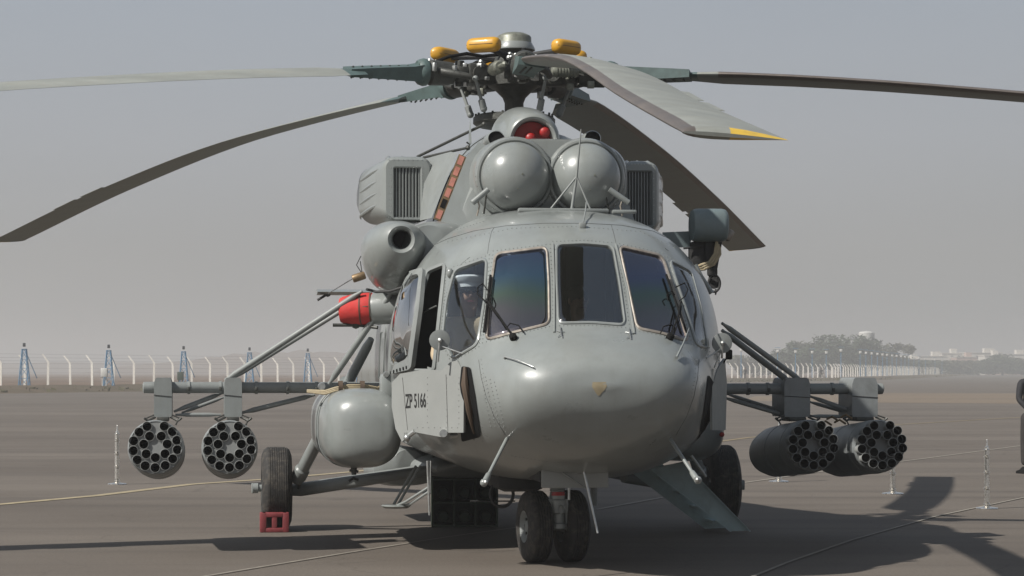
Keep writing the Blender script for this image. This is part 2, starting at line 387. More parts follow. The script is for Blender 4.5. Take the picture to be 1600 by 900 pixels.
def pane(poly, off, m, parent, name='window_pane', grow=1.5):
    cx = sum(p[0] for p in poly) / len(poly); cy = sum(p[1] for p in poly) / len(poly)
    vs = [S(cx, cy, off)]; fs = []; n = len(poly); K = 6
    for k in range(1, K + 1):
        for (x, y) in poly:
            s = k / K * (1 + grow / 40); vs.append(S(cx + (x - cx) * s, cy + (y - cy) * s, off))
    for j in range(n): fs.append((0, 1 + j, 1 + (j + 1) % n))
    for k in range(K - 1):
        for j in range(n):
            a = 1 + k * n + j; b = 1 + k * n + (j + 1) % n; fs.append((a, b, b + n, a + n))
    mb = MB().add(vs, fs); me = mb.mesh(name, 60)
    o = link(name, me, m, parent)
    md = o.modifiers.new('thickness', 'SOLIDIFY'); md.thickness = 0.006; md.offset = 0
    return o
def band(poly, w_in, w_out, lo, hi):
    """frame that follows a window outline on the skin"""
    n = len(poly); rg = []
    area = sum(poly[i - 1][0] * poly[i][1] - poly[i][0] * poly[i - 1][1] for i in range(n)); sg = 1 if area > 0 else -1
    for i in range(n):
        a = Vector(poly[i - 1]); b = Vector(poly[(i + 1) % n]); d = (b - a)
        if d.length < 1e-6: d = Vector((1, 0))
        d.normalize(); o = Vector((d.y, -d.x)) * sg; p = Vector(poly[i])
        q0 = p - o * w_in; q1 = p + o * w_out; mid = p + o * (w_out * .3)
        rg.append([S(q0.x, q0.y, lo), S(q0.x, q0.y, hi * .7), S(mid.x, mid.y, hi), S(q1.x, q1.y, hi * .6), S(q1.x, q1.y, lo)])
    rg.append(rg[0])
    return MB().rings(rg, False, False)
for key, g, fm in (('quarter', 'glass_side', 'paint'), ('front_left', 'glass_film', 'seal'), ('centre', 'glass_mid', 'paint'),
                   ('front_right', 'glass_film_dim', 'seal'), ('side_right', 'glass_side', 'paint')):
    f = ob('window_frame', band(ROUND[key], 1.3, 2.0, -0.012, 0.013), fm, H, 40)
    pane(ROUND[key], 0.0, g, f)
f = ob('door_frame', band(ROUND['door'], 1.5, 3.0, -0.015, 0.016), 'paint_flat', H, 40)

# sliding cockpit door pushed back, with its blister window
DO = round_poly([(640, 430), (668, 421), (663, 480), (650, 577), (614, 585), (619, 500)], 7)
DI = round_poly([(642, 437), (662, 430), (656, 485), (645, 560), (619, 573), (624, 500)], 9)
def ring2(outer, inner, o1, o2):
    n = len(outer); rg = [[S(*outer[i], o1), S(*outer[i], o2), S(*inner[i], o2), S(*inner[i], o1)] for i in range(n)]
    rg.append(rg[0]); return MB().rings(rg, False, False)
sd_ = ob('sliding_door', ring2(DO, DI, 0.01, 0.045), 'paint_flat', H)
cx = sum(p[0] for p in DI) / len(DI); cy = sum(p[1] for p in DI) / len(DI)
vs = [S(cx, cy, 0.10)]; n = len(DI); fs = []
for k in range(1, 8):
    s = k / 7
    for (x, y) in DI: vs.append(S(cx + (x - cx) * s, cy + (y - cy) * s, 0.035 + 0.065 * math.sqrt(max(0, 1 - s * s))))
for j in range(n): fs.append((0, 1 + j, 1 + (j + 1) % n))
for k in range(6):
    for j in range(n): a = 1 + k * n + j; b = 1 + k * n + (j + 1) % n; fs.append((a, b, b + n, a + n))
link('blister_window', MB().add(vs, fs).mesh('blister_window', 80), 'glass_bubble', sd_)
mb = MB()
for (a, b) in (((652, 432), (641, 470)), ((641, 470), (627, 500)), ((641, 470), (646, 555))):
    mb.path([S(*a, .055), S((a[0] + b[0]) / 2, (a[1] + b[1]) / 2, .09), S(*b, .06)], 0.006, 6)
ob('blister_rib', mb, 'paint_flat', sd_)
mb = MB()
for i in range(6):
    x = 619 + i * 5.0; mb.lathe([(0, .014), (.012, .014)], S(x, 582 - i * 1.6, .04), SN(x, 580), 8, False, True)
ob('latch_holes', mb, 'black', sd_)

# cockpit inside
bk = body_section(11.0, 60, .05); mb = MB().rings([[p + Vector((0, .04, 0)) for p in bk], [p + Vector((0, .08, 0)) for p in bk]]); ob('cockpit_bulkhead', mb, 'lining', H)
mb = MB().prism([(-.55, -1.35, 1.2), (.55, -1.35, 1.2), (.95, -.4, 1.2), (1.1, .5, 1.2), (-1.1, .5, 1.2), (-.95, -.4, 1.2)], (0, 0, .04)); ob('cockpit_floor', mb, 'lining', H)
mb = MB().box((0, -1.16, 1.74), (1.35, .30, .22), bev=.04); mb.box((0, -1.0, 1.45), (.4, .4, .5), bev=.03)
ob('instrument_panel', mb, 'dark', H)
for u in (-.62, .62):
    mb = MB().box((u, -.25, 1.56), (.5, .5, .12), bev=.04); mb.box((u, .02, 1.95), (.48, .12, .8), bev=.05); mb.box((u, .0, 2.40), (.26, .1, .18), bev=.04)
    ob('pilot_seat', mb, 'dark', H)
dw = P(914, 450, .35); mb = MB().box((dw.x, .35, 2.0), (.34, .06, 1.5), bev=.02); ob('cabin_doorway', mb, 'black', H)

# windscreen posts, seams, rivets
mb = MB()
def seam(pts, r=0.0035, off=0.001, m=None):
    out = []
    for (a, b) in zip(pts[:-1], pts[1:]):
        k = max(2, int(math.dist(a, b) / 6))
        for j in range(k): out.append(S(a[0] + (b[0] - a[0]) * j / k, a[1] + (b[1] - a[1]) * j / k, off))
    out.append(S(*pts[-1], off)); return out
for pts in ([(864, 382), (866, 440), (866, 520)], [(962, 382), (980, 450), (991, 522)]):
    ob('screen_post_strip', MB().path(seam(pts, off=.004), 0.009, 6), 'paint', H)
mb = MB()
for pts in ([(672, 386), (700, 373), (740, 361), (790, 353), (850, 349), (913, 349), (970, 352), (1020, 361), (1055, 378)],):
    mb.path(seam(pts), 0.0018, 5)
for pts in ([(748, 562), (752, 590), (760, 620), (772, 650), (790, 680)], [(1092, 562), (1090, 590), (1084, 620), (1073, 650), (1056, 680)], [(762, 396), (764, 380), (768, 362), (772, 356)], [(962, 378), (959, 365), (955, 352)]):
    mb.path(seam(pts), 0.0014, 5)
ob('skin_seam', mb, 'dark', H)
mb = MB()
def rivets(pts, step, off=.002, r=.0045):
    for (a, b) in zip(pts[:-1], pts[1:]):
        k = max(1, int(math.dist(a, b) / step))
        for j in range(k):
            p = S(a[0] + (b[0] - a[0]) * j / k, a[1] + (b[1] - a[1]) * j / k, off); mb.ball(p, r, 6)
for key in ('quarter', 'front_left', 'centre', 'front_right', 'side_right'):
    q = WIN[key]; cx = sum(p[0] for p in q) / len(q); cy = sum(p[1] for p in q) / len(q)
    q = [(cx + (x - cx) * 1.12, cy + (y - cy) * 1.07) for x, y in q]; rivets(q + [q[0]], 6)
for x0 in (694, 698): rivets([(x0, 418), (x0 - 10, 540)], 5)
for pts in ([(752, 562), (756, 590), (764, 620), (776, 650), (794, 680)], [(1088, 562), (1086, 590), (1080, 620), (1069, 650), (1052, 680)], [(800, 712), (860, 722), (920, 724), (980, 722), (1030, 712)]): rivets(pts, 6, .0015, .0035)
for k in range(4): rivets([(752 + k * 7, 585 + k * 4), (768 + k * 7, 672)], 6)
rivets([(700, 378), (800, 357), (900, 354), (1000, 362), (1060, 390)], 7)
rivets([(690, 366), (760, 345)], 5); rivets([(668, 372), (700, 360)], 4); rivets([(664, 380), (700, 368)], 4)
o = ob('rivets', mb, 'paint', H, 0, kind='stuff')

# nose emblem, lamp, pitot probes
mb = MB()
rows = [(597, 926, 947), (604, 925, 948), (609, 928, 945), (614, 931, 940), (618, 934, 937)]
vs = []; fs = []
for (y, a, b) in rows: vs += [S(a, y, .002), S((a + b) / 2, y, .003), S(b, y, .002)]
for i in range(len(rows) - 1):
    for j in range(2): q = i * 3 + j; fs.append((q, q + 1, q + 4, q + 3))
ob('nose_emblem', mb.add(vs, fs), 'emblem', H, label='faded mustard triangular emblem on the nose')
for (x, y) in ((876, 520), (983, 522)):     # small grounding fittings under the screen
    mb = MB(); c = S(x, y, .008)
    mb.path([S(x - 6, y - 2, .006), S(x, y + 1, .015), S(x + 6, y, .006)], .004, 5); mb.path([S(x, y - 8, .006), S(x, y + 2, .018), S(x + 3, y + 9, .006)], .004, 5)
    mb.path([S(x - 4, y + 8, .005), S(x, y + 5, .012), S(x + 4, y + 4, .005)], .003, 5)
    ob('screen_washer', mb, 'steel', H)
mb = MB().path([S(790, 560, .02), S(812, 567, .03), S(835, 576, .02)], .005, 6); mb.ball(S(790, 560, .01), .012, 8)
ob('nose_rod', mb, 'steel', H)
mb = MB().path([S(1055, 562, .02), S(1062, 545, .05), S(1066, 524, .09)], [.012, .008, .003], 6); ob('nose_blade_aerial', mb, 'paint', H)

# wipers
def wiper(arm0, arm1, b0, b1, loop):
    mb = MB().path([S(*arm0, .02), S((arm0[0] + arm1[0]) / 2, (arm0[1] + arm1[1]) / 2, .075), S(*arm1, .05)], .008, 6)
    mb.path([S(arm0[0] + 3, arm0[1] + 4, .02), S((arm0[0] + arm1[0]) / 2 + 3, (arm0[1] + arm1[1]) / 2 + 5, .06), S(arm1[0] + 1, arm1[1] + 6, .05)], .004, 6)
    mb.lathe([(0, .03), (.04, .028), (.05, .015)], S(*arm0, -.005), SN(*arm0), 12, False, True)
    o = ob('wiper', mb, 'black', H)
    mb = MB().path([S(b0[0] + (b1[0] - b0[0]) * t, b0[1] + (b1[1] - b0[1]) * t, .03) for t in (0, .25, .5, .75, 1)], .010, 6)
    ob('wiper_blade', mb, 'black', o)
    for L in loop:
        mb = MB().path([S(x, y, z) for x, y, z in L], .005, 6); ob('washer_hose', mb, 'black', o)
wiper((803, 529), (765, 474), (769, 434), (760, 522), [[(765, 478, .05), (753, 466, .06), (752, 454, .05), (760, 450, .06), (767, 460, .05), (772, 472, .04), (768, 482, .04)],
      [(792, 518, .03), (800, 512, .05), (812, 514, .04), (819, 523, .02)]])
wiper((1046, 529), (1058, 478), (1038, 433), (1069, 523), [[(1050, 455, .05), (1062, 449, .06), (1068, 458, .05), (1063, 470, .06), (1056, 476, .05)], [(1041, 474, .03), (1038, 466, .04), (1044, 461, .05), (1050, 466, .04)],
      [(1030, 526, .03), (1033, 518, .05), (1044, 514, .05), (1051, 518, .04), (1050, 530, .02)]])

# armour plates on both cockpit sides
def lerp3(a, b, t): return a + (b - a) * t
PLT = [(612, 598), (625, 584), (664, 577), (690, 579), (703, 566), (714, 563), (725, 583), (724, 676), (695, 676), (690, 683), (647, 675), (628, 690), (618, 670), (612, 636)]
def vpl(px): return -.30 - .75 * (px - 612) / 113
_a, _b, _c = P(612, 618, -.30), P(725, 583, -1.05), P(725, 676, -1.05); _n = (_b - _a).cross(_c - _a)
def PP(px, py):
    d = raydir(px, py); return CAML + d * ((_a - CAML).dot(_n) / d.dot(_n))
pts = [PP(x, y) for x, y in PLT]
nrm = (pts[6] - pts[0]).cross(pts[7] - pts[0]).normalized()
if nrm.dot(CAML - pts[0]) < 0: nrm = -nrm
ap = ob('armour_plate', MB().prism(pts, -nrm * .018), 'plate_grey', H, 30, label='flat armour plate lettered ZP 5166')
MAT['paint_flat'].node_tree.nodes
mb = MB()
for (x, y) in [(x, 590 + i * 10) for x in (668,) for i in range(8)] + [(x, 590 + i * 10) for x in (698,) for i in range(8)] + [(x, 668) for x in range(652, 722, 9)] + [(717, 590 + i * 9) for i in range(9)]:
    mb.ball(PP(x, y) + nrm * .001, .0045, 6)
ob('rivets', mb, 'plate_grey', ap, 0, kind='stuff')
mb = MB()
for (a, b) in (((629, 590), (637, 672)), ((697, 585), (700, 674)),):
    p, q = PP(*a) + nrm * .001, PP(*b) + nrm * .001; mb.path([p, q], .002, 5)
ob('plate_seam', mb, 'dark', ap)
# lettering
def text(body, mtl, parent, p0, p1, height, nrm, name='lettering', sx=1.0, bold=.02):
    c = bpy.data.curves.new(name, 'FONT'); c.body = body; c.size = 1; c.offset = bold; c.extrude = 0.01
    o = bpy.data.objects.new('tmp', c); COL.objects.link(o)
    bpy.context.view_layer.update()
    me = bpy.data.meshes.new_from_object(o.evaluated_get(bpy.context.evaluated_depsgraph_get()))
    bpy.data.objects.remove(o)
    xs = [v.co.x for v in me.vertices]; ys = [v.co.y for v in me.vertices]
    x0, x1, y0, y1 = min(xs), max(xs), min(ys), max(ys)
    X = (p1 - p0); L = X.length; X.normalize(); Y = nrm.cross(X).normalized()
    if Y.z < 0: Y = -Y
    for v in me.vertices:
        v.co = p0 + X * ((v.co.x - x0) / (x1 - x0) * L) + Y * ((v.co.y - y0) / (y1 - y0) * height) + nrm * (.002 + v.co.z * .1)
    me.materials.clear()
    return link(name, me, mtl, parent)
p0 = PP(634, 638); p1 = PP(666, 636.5)
text('ZP 5166', 'letter', ap, p0, p1, 22.5 / scale_at(-.6), nrm, bold=.012)
# shade beside both plates painted as black patches; brown duct between plate and nose
def skin_patch(poly, off, k=5):
    cx = sum(p[0] for p in poly) / len(poly); cy = sum(p[1] for p in poly) / len(poly); n = len(poly); vs = [S(cx, cy, off)]; fs = []
    for q in range(1, k + 1): vs += [S(cx + (x - cx) * q / k, cy + (y - cy) * q / k, off) for x, y in poly]
    for j in range(n): fs.append((0, 1 + j, 1 + (j + 1) % n))
    for q in range(k - 1):
        for j in range(n): a = 1 + q * n + j; b = 1 + q * n + (j + 1) % n; fs.append((a, b, b + n, a + n))
    return MB().add(vs, fs)
ob('plate_shade_patch', skin_patch(round_poly([(722, 572), (736, 574), (744, 620), (752, 682), (722, 690), (716, 630)], 4), .006), 'black', H)
ob('plate_shade_patch', skin_patch(round_poly([(1106, 585), (1116, 600), (1114, 684), (1090, 694), (1099, 640)], 4), .006), 'black', H)
mb = MB().path([S(730, 574, .02), S(732, 600, .03), S(737, 640, .02), S(742, 676, .01)], [.012, .03, .026, .008], 8); ob('door_sill_duct', mb, 'strap', H)
mb = MB().box(P(729, 566, -.9), (.10, .06, .02), bev=.005); ob('sill_bracket', mb, 'black', H)
mb = MB().tube(P(693, 677, -.78), P(693, 677, -.9), .035, .03, 12); mb.tube(P(703, 681, -.85), P(715, 680, -.85), .02, .015, 8); ob('plate_clamp', mb, 'steel', ap)
mb = MB().tube(P(636, 683, -.5), P(648, 674, -.55), .02, .02, 8); mb.tube(P(636, 692, -.5), P(634, 676, -.5), .014, .014, 8); mb.ball(P(636, 684, -.52), .028, 10); ob('plate_clamp', mb, 'steel', ap)
# right-hand plate, seen almost edge on
PR = [(1113, 604), (1121, 577), (1133, 560), (1136, 600), (1134, 672), (1113, 672)]
def vpr(px): return -1.0 + .75 * (px - 1113) / 22
pts = [P(x, y, vpr(x)) for x, y in PR]; n2 = (pts[3] - pts[0]).cross(pts[4] - pts[0]).normalized()
ar = ob('armour_plate', MB().prism(pts, n2 * .018), 'paint_flat', H, 30)
mb = MB().tube(P(1100, 565, -.9), P(1122, 566, -.6), .012); mb.tube(P(1104, 562, -.7), P(1112, 590, -.8), .006); mb.tube(P(1112, 604, -.95), P(1114, 576, -.95), .010)
ob('plate_bracket', mb, 'steel', ar)
mb = MB().tube(P(1127, 572, -.4), P(1137, 557, -.4), .007); mb.box(P(1139, 554, -.4), (.05, .05, .08), bev=.012); ob('door_handle', mb, 'black', H)
# mirrors
for (cx, cy, st, arm) in ((687, 531.5, (684, 565), [(687, 540), (724, 553)]), (1128, 536, (1128, 560), [(1126, 545), (1104, 560)])):
    v0 = -.95; c = P(cx, cy, v0)
    mb = MB().lathe([(-.012, .001), (-.012, .07), (-.004, .079), (.008, .079), (.012, .06), (.014, .001)], c, (0, -1, 0), 28)
    mo = ob('mirror', mb, 'paint_flat', H)
    mb = MB().tube(c + Vector((0, -.02, .01)), P(*st, v0), .009); mb.tube(P(*arm[0], v0), S(*arm[1], 0), .006); mb.ball(c + Vector((0, -.02, 0)), .02, 8)
    if cx > 900: mb.tube(P(1128, 545, v0), P(1116, 575, v0), .006); mb.tube(P(1116, 555, v0), P(1128, 540, v0), .004)
    ob('mirror_arm', mb, 'steel', mo)
# door lamp above quarter window
mb = MB().ball(S(706, 429, .02), .034, 12, (.8, .8, 1.2)); ob('nav_lamp', mb, 'paint', H)

# ---------------------------------------------------------------- engine deck
def sect(v, hw, zt, zb, e=2.6, n=48, uc=0.0, zc=None):
    zc = (zb + (zt - zb) * .45) if zc is None else zc; out = []
    for j in range(n):
        th = 2 * PI * j / n; c, s = math.cos(th), math.sin(th)
        out.append(Vector((uc + hw * math.copysign(abs(c) ** (2 / e), c), v, zc + (zt - zc if s >= 0 else zc - zb) * math.copysign(abs(s) ** (2 / e), s))))
    return out
def deck(v, wb, zt, zb, n=49):
    """cowling section, wide at the deck and narrow at the crown"""
    T = [0, .17, .36, .55, .74, .88, 1]; U = [1, .95, .86, .73, .50, .25, 0]; Z = [0, .18, .42, .66, .88, .975, 1]; out = []
    for j in range(n):
        t = j / (n - 1) * 2 - 1; q = 1 - abs(t)
        out.append(Vector((math.copysign(pchip(T, U, q) * wb, t), v, zb + (zt - zb) * pchip(T, Z, q))))
    return out
rg = [deck(1.02, .70, 3.10, 2.82), deck(1.06, .77, 3.42, 2.80), deck(1.25, .80, 3.49, 2.80), deck(1.55, .82, 3.54, 2.80), deck(2.0, .86, 3.70, 2.80), deck(2.6, .88, 3.78, 2.8),
      deck(3.6, .86, 3.78, 2.8), deck(4.6, .78, 3.7, 2.8), deck(5.8, .6, 3.4, 2.75), deck(6.6, .3, 3.0, 2.7)]
cowl = ob('engine_cowling', MB().rings(rg, closed=False), 'paint', H, 35)
# oil-cooler intake: fat ring with a red plug
rc = P(833, 219, 1.55); k175 = scale_at(1.75)
prof = [(.75, .31), (.45, .305), (.25, .29), (.12, .275), (.04, .26), (-.01, .24), (-.02, .222), (-.01, .20), (.03, .183), (.08, .178), (.22, .175), (.22, .001)]
mb = MB().lathe([(d, r * .92) for d, r in prof], rc, (0, 1, 0.12), 40); fan = ob('fan_intake', mb, 'paint', H, 50)
rgs = [sect(rc.y + d, hw, zt, 3.05, 2.2, uc=rc.x) for d, hw, zt in ((.25, .28, rc.z + .16), (.50, .32, rc.z + .20), (1.0, .35, rc.z + .20), (1.7, .34, rc.z + .16), (2.7, .3, rc.z + .0), (3.7, .1, rc.z - .3))]
ob('gearbox_fairing', MB().rings(rgs), 'paint', H, 50)
mb = MB().lathe([(0, .001), (0, .12), (.01, .165), (.03, .17)], rc + Vector((0, .07, 0)), (0, 1, 0.12), 30)
rp = ob('intake_plug', mb, 'red', None); rp.matrix_world = heli.matrix_basis
rp['label'] = 'glossy red round plug filling the fan intake above the engine domes'; rp['category'] = 'cover'
for d in ((851, 206), (829, 216)):
    q = P(d[0], d[1], rc.y + .02); ob('grab_knob', MB().ball(q, .05, 16, (1, .8, 1)), 'red', rp)
for px in (812, 932):      # cut-outs above the intakes
    q = P(775 if px < 850 else 922, 217, 1.35)
cA, cB = P(742, 272, .92), P(981, 272, .92); zt_, zb_ = P(860, 219, .92).z, P(860, 335, .92).z; hw_ = (cB.x - cA.x) / 2; uu_ = (cA.x + cB.x) / 2
ob('intake_shroud', MB().rings([sect(.90, hw_ * .93, zt_ - .02, zb_, 3.2, 60, uc=uu_), sect(.905, hw_ * .97, zt_, zb_, 3.2, 60, uc=uu_), sect(.96, hw_, zt_ + .015, zb_, 3.2, 60, uc=uu_), sect(1.5, hw_, zt_ + .02, zb_, 3.2, 60, uc=uu_)]), 'paint', H, 40)
# two dust-protector domes
for i, (px, py) in enumerate(((806, 275), (918, 277))):
    c = P(px, py, .80)
    hs_ = ob('intake_housing', MB().lathe([(.9, .355), (.35, .35), (.16, .345), (.09, .338), (.055, .322), (.050, .306), (.055, .296), (.062, .2915), (.14, .25)], c, (0, 1, .02), 48), 'paint', H, 40)
    pr = [(-.20 + .27 * (1 - math.cos(a)), .292 * math.sin(a)) for a in [j * PI / 2 / 14 for j in range(15)]] + [(.20, .290)]
    ob('intake_dome', MB().lathe(pr, c, (0, 1, .02), 48), 'paint', hs_, 50)
    mb = MB(); 
    for dx, dz in ((.03, .0), (-.005, -.115)):
        mb.lathe([(0, .001), (0, .008), (.006, .011), (.012, .011)], c + Vector((dx, -.205, dz)) + Vector((0, .004 if dz == 0 else .028, 0)), (0, 1, 0), 10)
    ob('dome_bolt', mb, 'hub_light', hs_)
    mb = MB()
    for j in range(26):
        a_ = 2 * PI * j / 26; mb.ball(c + Vector((.331 * math.cos(a_), .074, .331 * math.sin(a_))), .0055, 6)
    ob('housing_rivets', mb, 'steel', hs_, kind='stuff')
    s = -1 if i == 0 else 1
    a = P(738 if i == 0 else 982, 317, .62); b = P(763 if i == 0 else 952, 296, .62)
    ob('drain_pipe', MB().tube(a, b, .026, .024, 14), 'paint', hs_)
    ob('pipe_bracket', MB().path([a + (b - a) * .3, a + (b - a) * .3 + Vector((-.02 * s, 0, -.06)), a + (b - a) * .3 + Vector((.0, .02, -.14))], .008, 6), 'seal', hs_)
    ob('intake_strut', MB().tube(P(760 if i == 0 else 946, 302, .7), P(756 if i == 0 else 952, 334, .75), .008), 'hub', hs_)
# seams, latches and fasteners of the engine cowling
mb = MB()
for vv in (1.30, 1.75, 2.4):
    f_ = np.interp(vv, [1.25, 1.55, 2.0, 2.6], [.80, .82, .86, .88]); zt_ = np.interp(vv, [1.25, 1.55, 2.0, 2.6], [3.49, 3.54, 3.70, 3.78])
    mb.path([p + Vector((math.copysign(.003, p.x), 0, .002)) for p in deck(vv, f_, zt_, 2.8)], .0035, 5)
ob('cowling_seam', mb, 'dark', cowl)
mb = MB()
for vv in (1.27, 1.33, 1.72, 1.78):
    f_ = np.interp(vv, [1.25, 1.55, 2.0, 2.6], [.80, .82, .86, .88]); zt_ = np.interp(vv, [1.25, 1.55, 2.0, 2.6], [3.49, 3.54, 3.70, 3.78])
    for p in deck(vv, f_, zt_, 2.8, 61)[2:-2]: mb.ball(p, .006, 6)
ob('cowling_fastener', mb, 'steel', cowl, kind='stuff')
# dark scoops behind the domes
for (px, py) in ((775, 216), (926, 216)):
    c = P(px, py, 1.30)
    mb = MB(); rgg = []
    for d, r in ((0, .068), (.02, .078), (.3, .078)): rgg.append([c + Vector((math.cos(a) * r, d, math.sin(a) * r * .9)) for a in [j * 2 * PI / 20 for j in range(20)]])
    mb.rings(rgg, False, True); so_ = ob('scoop', mb, 'paint', H)
    ob('scoop_mouth', MB().lathe([(0, .001), (0, .066)], c + Vector((0, .012, 0)), (0, 1, 0), 20), 'black', so_)
# tripod whip aerial over the windscreen
v0 = .35; top = P(908, 202, v0); mid = P(901, 276, v0); base = P(893, 330, v0)
mb = MB().tube(base, mid, .013, .011); mb.tube(mid, top, .010, .005); mb.tube(mid, P(856, 332, v0 - .02), .008); mb.tube(mid, P(924, 331, v0 - .05), .008); mb.box(base, (.05, .05, .05), bev=.01)
mb.ball(P(856, 332, v0 - .02), .016, 8); mb.ball(P(924, 331, v0 - .05), .016, 8)
ob('whip_aerial', mb, 'paint_flat', H)
mb = MB().box(S(910, 355, .012), (.055, .05, .05), bev=.01); mb.path([S(911, 352, .02), S(914, 340, .05), S(915, 332, .08)], .006); ob('temperature_probe', mb, 'paint_flat', H)
mb = MB().box(P(880, 329, .3), (.75, .08, .035), bev=.012); mb.box(P(975, 331, .35), (.2, .08, .03), bev=.01); ob('deck_rail', mb, 'paint', H)
# red-and-pink edge of the open cowling step, with its stays
a0, a1 = P(723, 243, 1.25), P(683, 344, 1.05)
d = (a1 - a0); ed = Vector((1, 0, 0)); L = d.length; dn = d.normalized(); wv = dn.cross(Vector((0, 1, 0))).normalized()
mb = MB().prism([a0 - wv * .034, a0 + wv * .034, a1 + wv * .034, a1 - wv * .034], (0, .02, 0)); hp = ob('hinged_cowling_edge', mb, 'brass', H)
for j in range(6):
    q0 = a0 + dn * (L * (j + .08) / 6); q1 = a0 + dn * (L * (j + .86) / 6); o_ = Vector((0, -.004, 0))
    ob('pink_panel', MB().prism([q0 - wv * .021 + o_, q0 + wv * .021 + o_, q1 + wv * .021 + o_, q1 - wv * .021 + o_], (0, .006, 0)), 'pink' if j != 4 else 'black', hp)
ob('cowling_door', MB().prism([a0 + wv * .034, a1 + wv * .034, P(690, 352, 1.0), P(775, 352, 1.0), P(775, 235, 1.3), P(748, 222, 1.35)], (0, .03, 0)), 'paint', H)
ob('cowling_skin', MB().prism([a0 - wv * .05, a1 - wv * .05 , P(655, 345, 1.9), P(655, 252, 2.4), P(700, 236, 2.2)], (0, .02, 0)), 'paint_flat', H)
mb = MB().tube(P(652, 245, 2.6), P(755, 195, 1.7), .013, .013); mb.tube(P(662, 246, 2.5), P(730, 231, 1.6), .012, .012); mb.ball(P(756, 194, 1.7), .022, 8); mb.ball(P(731, 231, 1.6), .024, 8)
mb.path([P(731, 231, 1.6), P(734, 226, 1.6), P(729, 222, 1.6)], .008)
ob('cowling_stay', mb, 'hub', H)
ob('blade_aerial', MB().prism([P(733, 224, 1.7), P(737, 224, 1.7), P(735, 185, 1.8)], (0, .06, 0)), 'paint', H)

# ---------------------------------------------------------------- exhaust suppressors with louvred fronts
def suppressor(x0, x1, y0, y1, gx0, gx1, gy0, gy1, side, nsl, v0):
    a = P(x0, y0, v0); b = P(x1, y1, v0); uc = (a.x + b.x) / 2; zc = (a.z + b.z) / 2; hw = (b.x - a.x) / 2; hh = (a.z - b.z) / 2
    ga = P(gx0, gy0, v0); gb = P(gx1, gy1, v0); gu = (ga.x + gb.x) / 2; gz = (ga.z + gb.z) / 2; gw = (gb.x - ga.x) / 2; gh = (ga.z - gb.z) / 2
    def rs(u, z, w_, h_, v, r, n=9):
        out = []
        for (sx, sz, a0) in ((1, 1, 0), (-1, 1, 90), (-1, -1, 180), (1, -1, 270)):
            for j in range(n): t = R(a0 + 90 * j / (n - 1)); out.append(Vector((u + sx * (w_ - r) + r * math.cos(t), v, z + sz * (h_ - r) + r * math.sin(t))))
        return out
    o = side * .0
    rings = [rs(gu, gz, gw, gh, v0 + .10, .01), rs(gu, gz, gw, gh, v0 + .012, .01), rs(gu, gz, gw + .012, gh + .012, v0, .02), rs(uc, zc, hw - .035, hh - .035, v0 + .002, .07),
             rs(uc, zc, hw - .01, hh - .01, v0 + .03, .10), rs(uc, zc, hw, hh, v0 + .08, .12), rs(uc + side * .03, zc, hw + .04, hh + .0, v0 + .3, .17),
             rs(uc + side * .07, zc - .01, hw + .09, hh - .02, v0 + .7, .16), rs(uc + side * .11, zc - .02, hw + .05, hh - .08, v0 + 1.0, .18), rs(uc + side * .05, zc, hw * .6, hh * .5, v0 + 1.25, .1)]
    t = ob('exhaust_suppressor', MB().rings(rings, False, True), 'paint', H, 35)
    ob('grille_back', MB().prism([P(gx0, gy0, v0) + Vector((0, .09, 0)), P(gx1, gy0, v0) + Vector((0, .09, 0)), P(gx1, gy1, v0) + Vector((0, .09, 0)), P(gx0, gy1, v0) + Vector((0, .09, 0))], (0, .005, 0)), 'black', t)
    me = None
    for j in range(nsl):
        u = ga.x + (gb.x - ga.x) * (j + .5) / nsl
        if me is None: me = MB().box((0, 0, 0), (.0125, .05, gh * 2 + .01), Matrix.Rotation(R(18), 3, 'Z')).mesh('slat', 30)
        sl = link('slat', me, 'paint_flat', t); sl.location = (u, v0 + .045, gz)
    mb = MB()
    for q in range(9):
        f_ = q / 8; mb.ball(Vector((a.x + .06 + (b.x - a.x - .12) * f_, v0 + .002, a.z - .035)), .005, 6); mb.ball(Vector((a.x + .06 + (b.x - a.x - .12) * f_, v0 + .002, b.z + .035)), .005, 6)
        mb.ball(Vector((ga.x - .03, v0 + .002, ga.z + (gb.z - ga.z) * f_)), .005, 6); mb.ball(Vector((gb.x + .02, v0 + .002, ga.z + (gb.z - ga.z) * f_)), .005, 6)
    ob('box_rivets', mb, 'steel', t, kind='stuff')
    # pressed ribs round the outer flank
    for j in range(4):
        zz = zc + hh * (.66 - .36 * j); mb = MB(); pts = []
        for q in range(9):
            vv = v0 + .10 + .75 * q / 8; f = [(.08, 0), (.3, .07), (.7, .16), (1.0, .12)]
            xo = np.interp(vv - v0, [a_[0] for a_ in f], [a_[1] for a_ in f]); pts.append(Vector((uc + side * (hw + xo - .012), vv, zz - .10 * q / 8)))
        mb.path(pts, [.004, .012, .018, .020, .020, .018, .016, .010, .003], 8); ob('rib', mb, 'paint', t)
    for j in range(3):
        mb = MB(); uu = uc + side * (hw * .1) + (j - 1) * hw * .55 * 1
        mb.path([Vector((uu, v0 + .15, zc + hh - .02)), Vector((uu, v0 + .3, zc + hh - .0)), Vector((uu, v0 + .5, zc + hh - .01)), Vector((uu, v0 + .7, zc + hh - .04))], [.006, .026, .026, .006], 8)
        ob('rib', mb, 'paint', t)
    return t
suppressor(597, 677, 243, 346, 616, 657, 262, 341, -1, 8, 1.85)
suppressor(972, 1032, 250, 364, 981, 1018, 268, 352, 1, 8, 1.75)

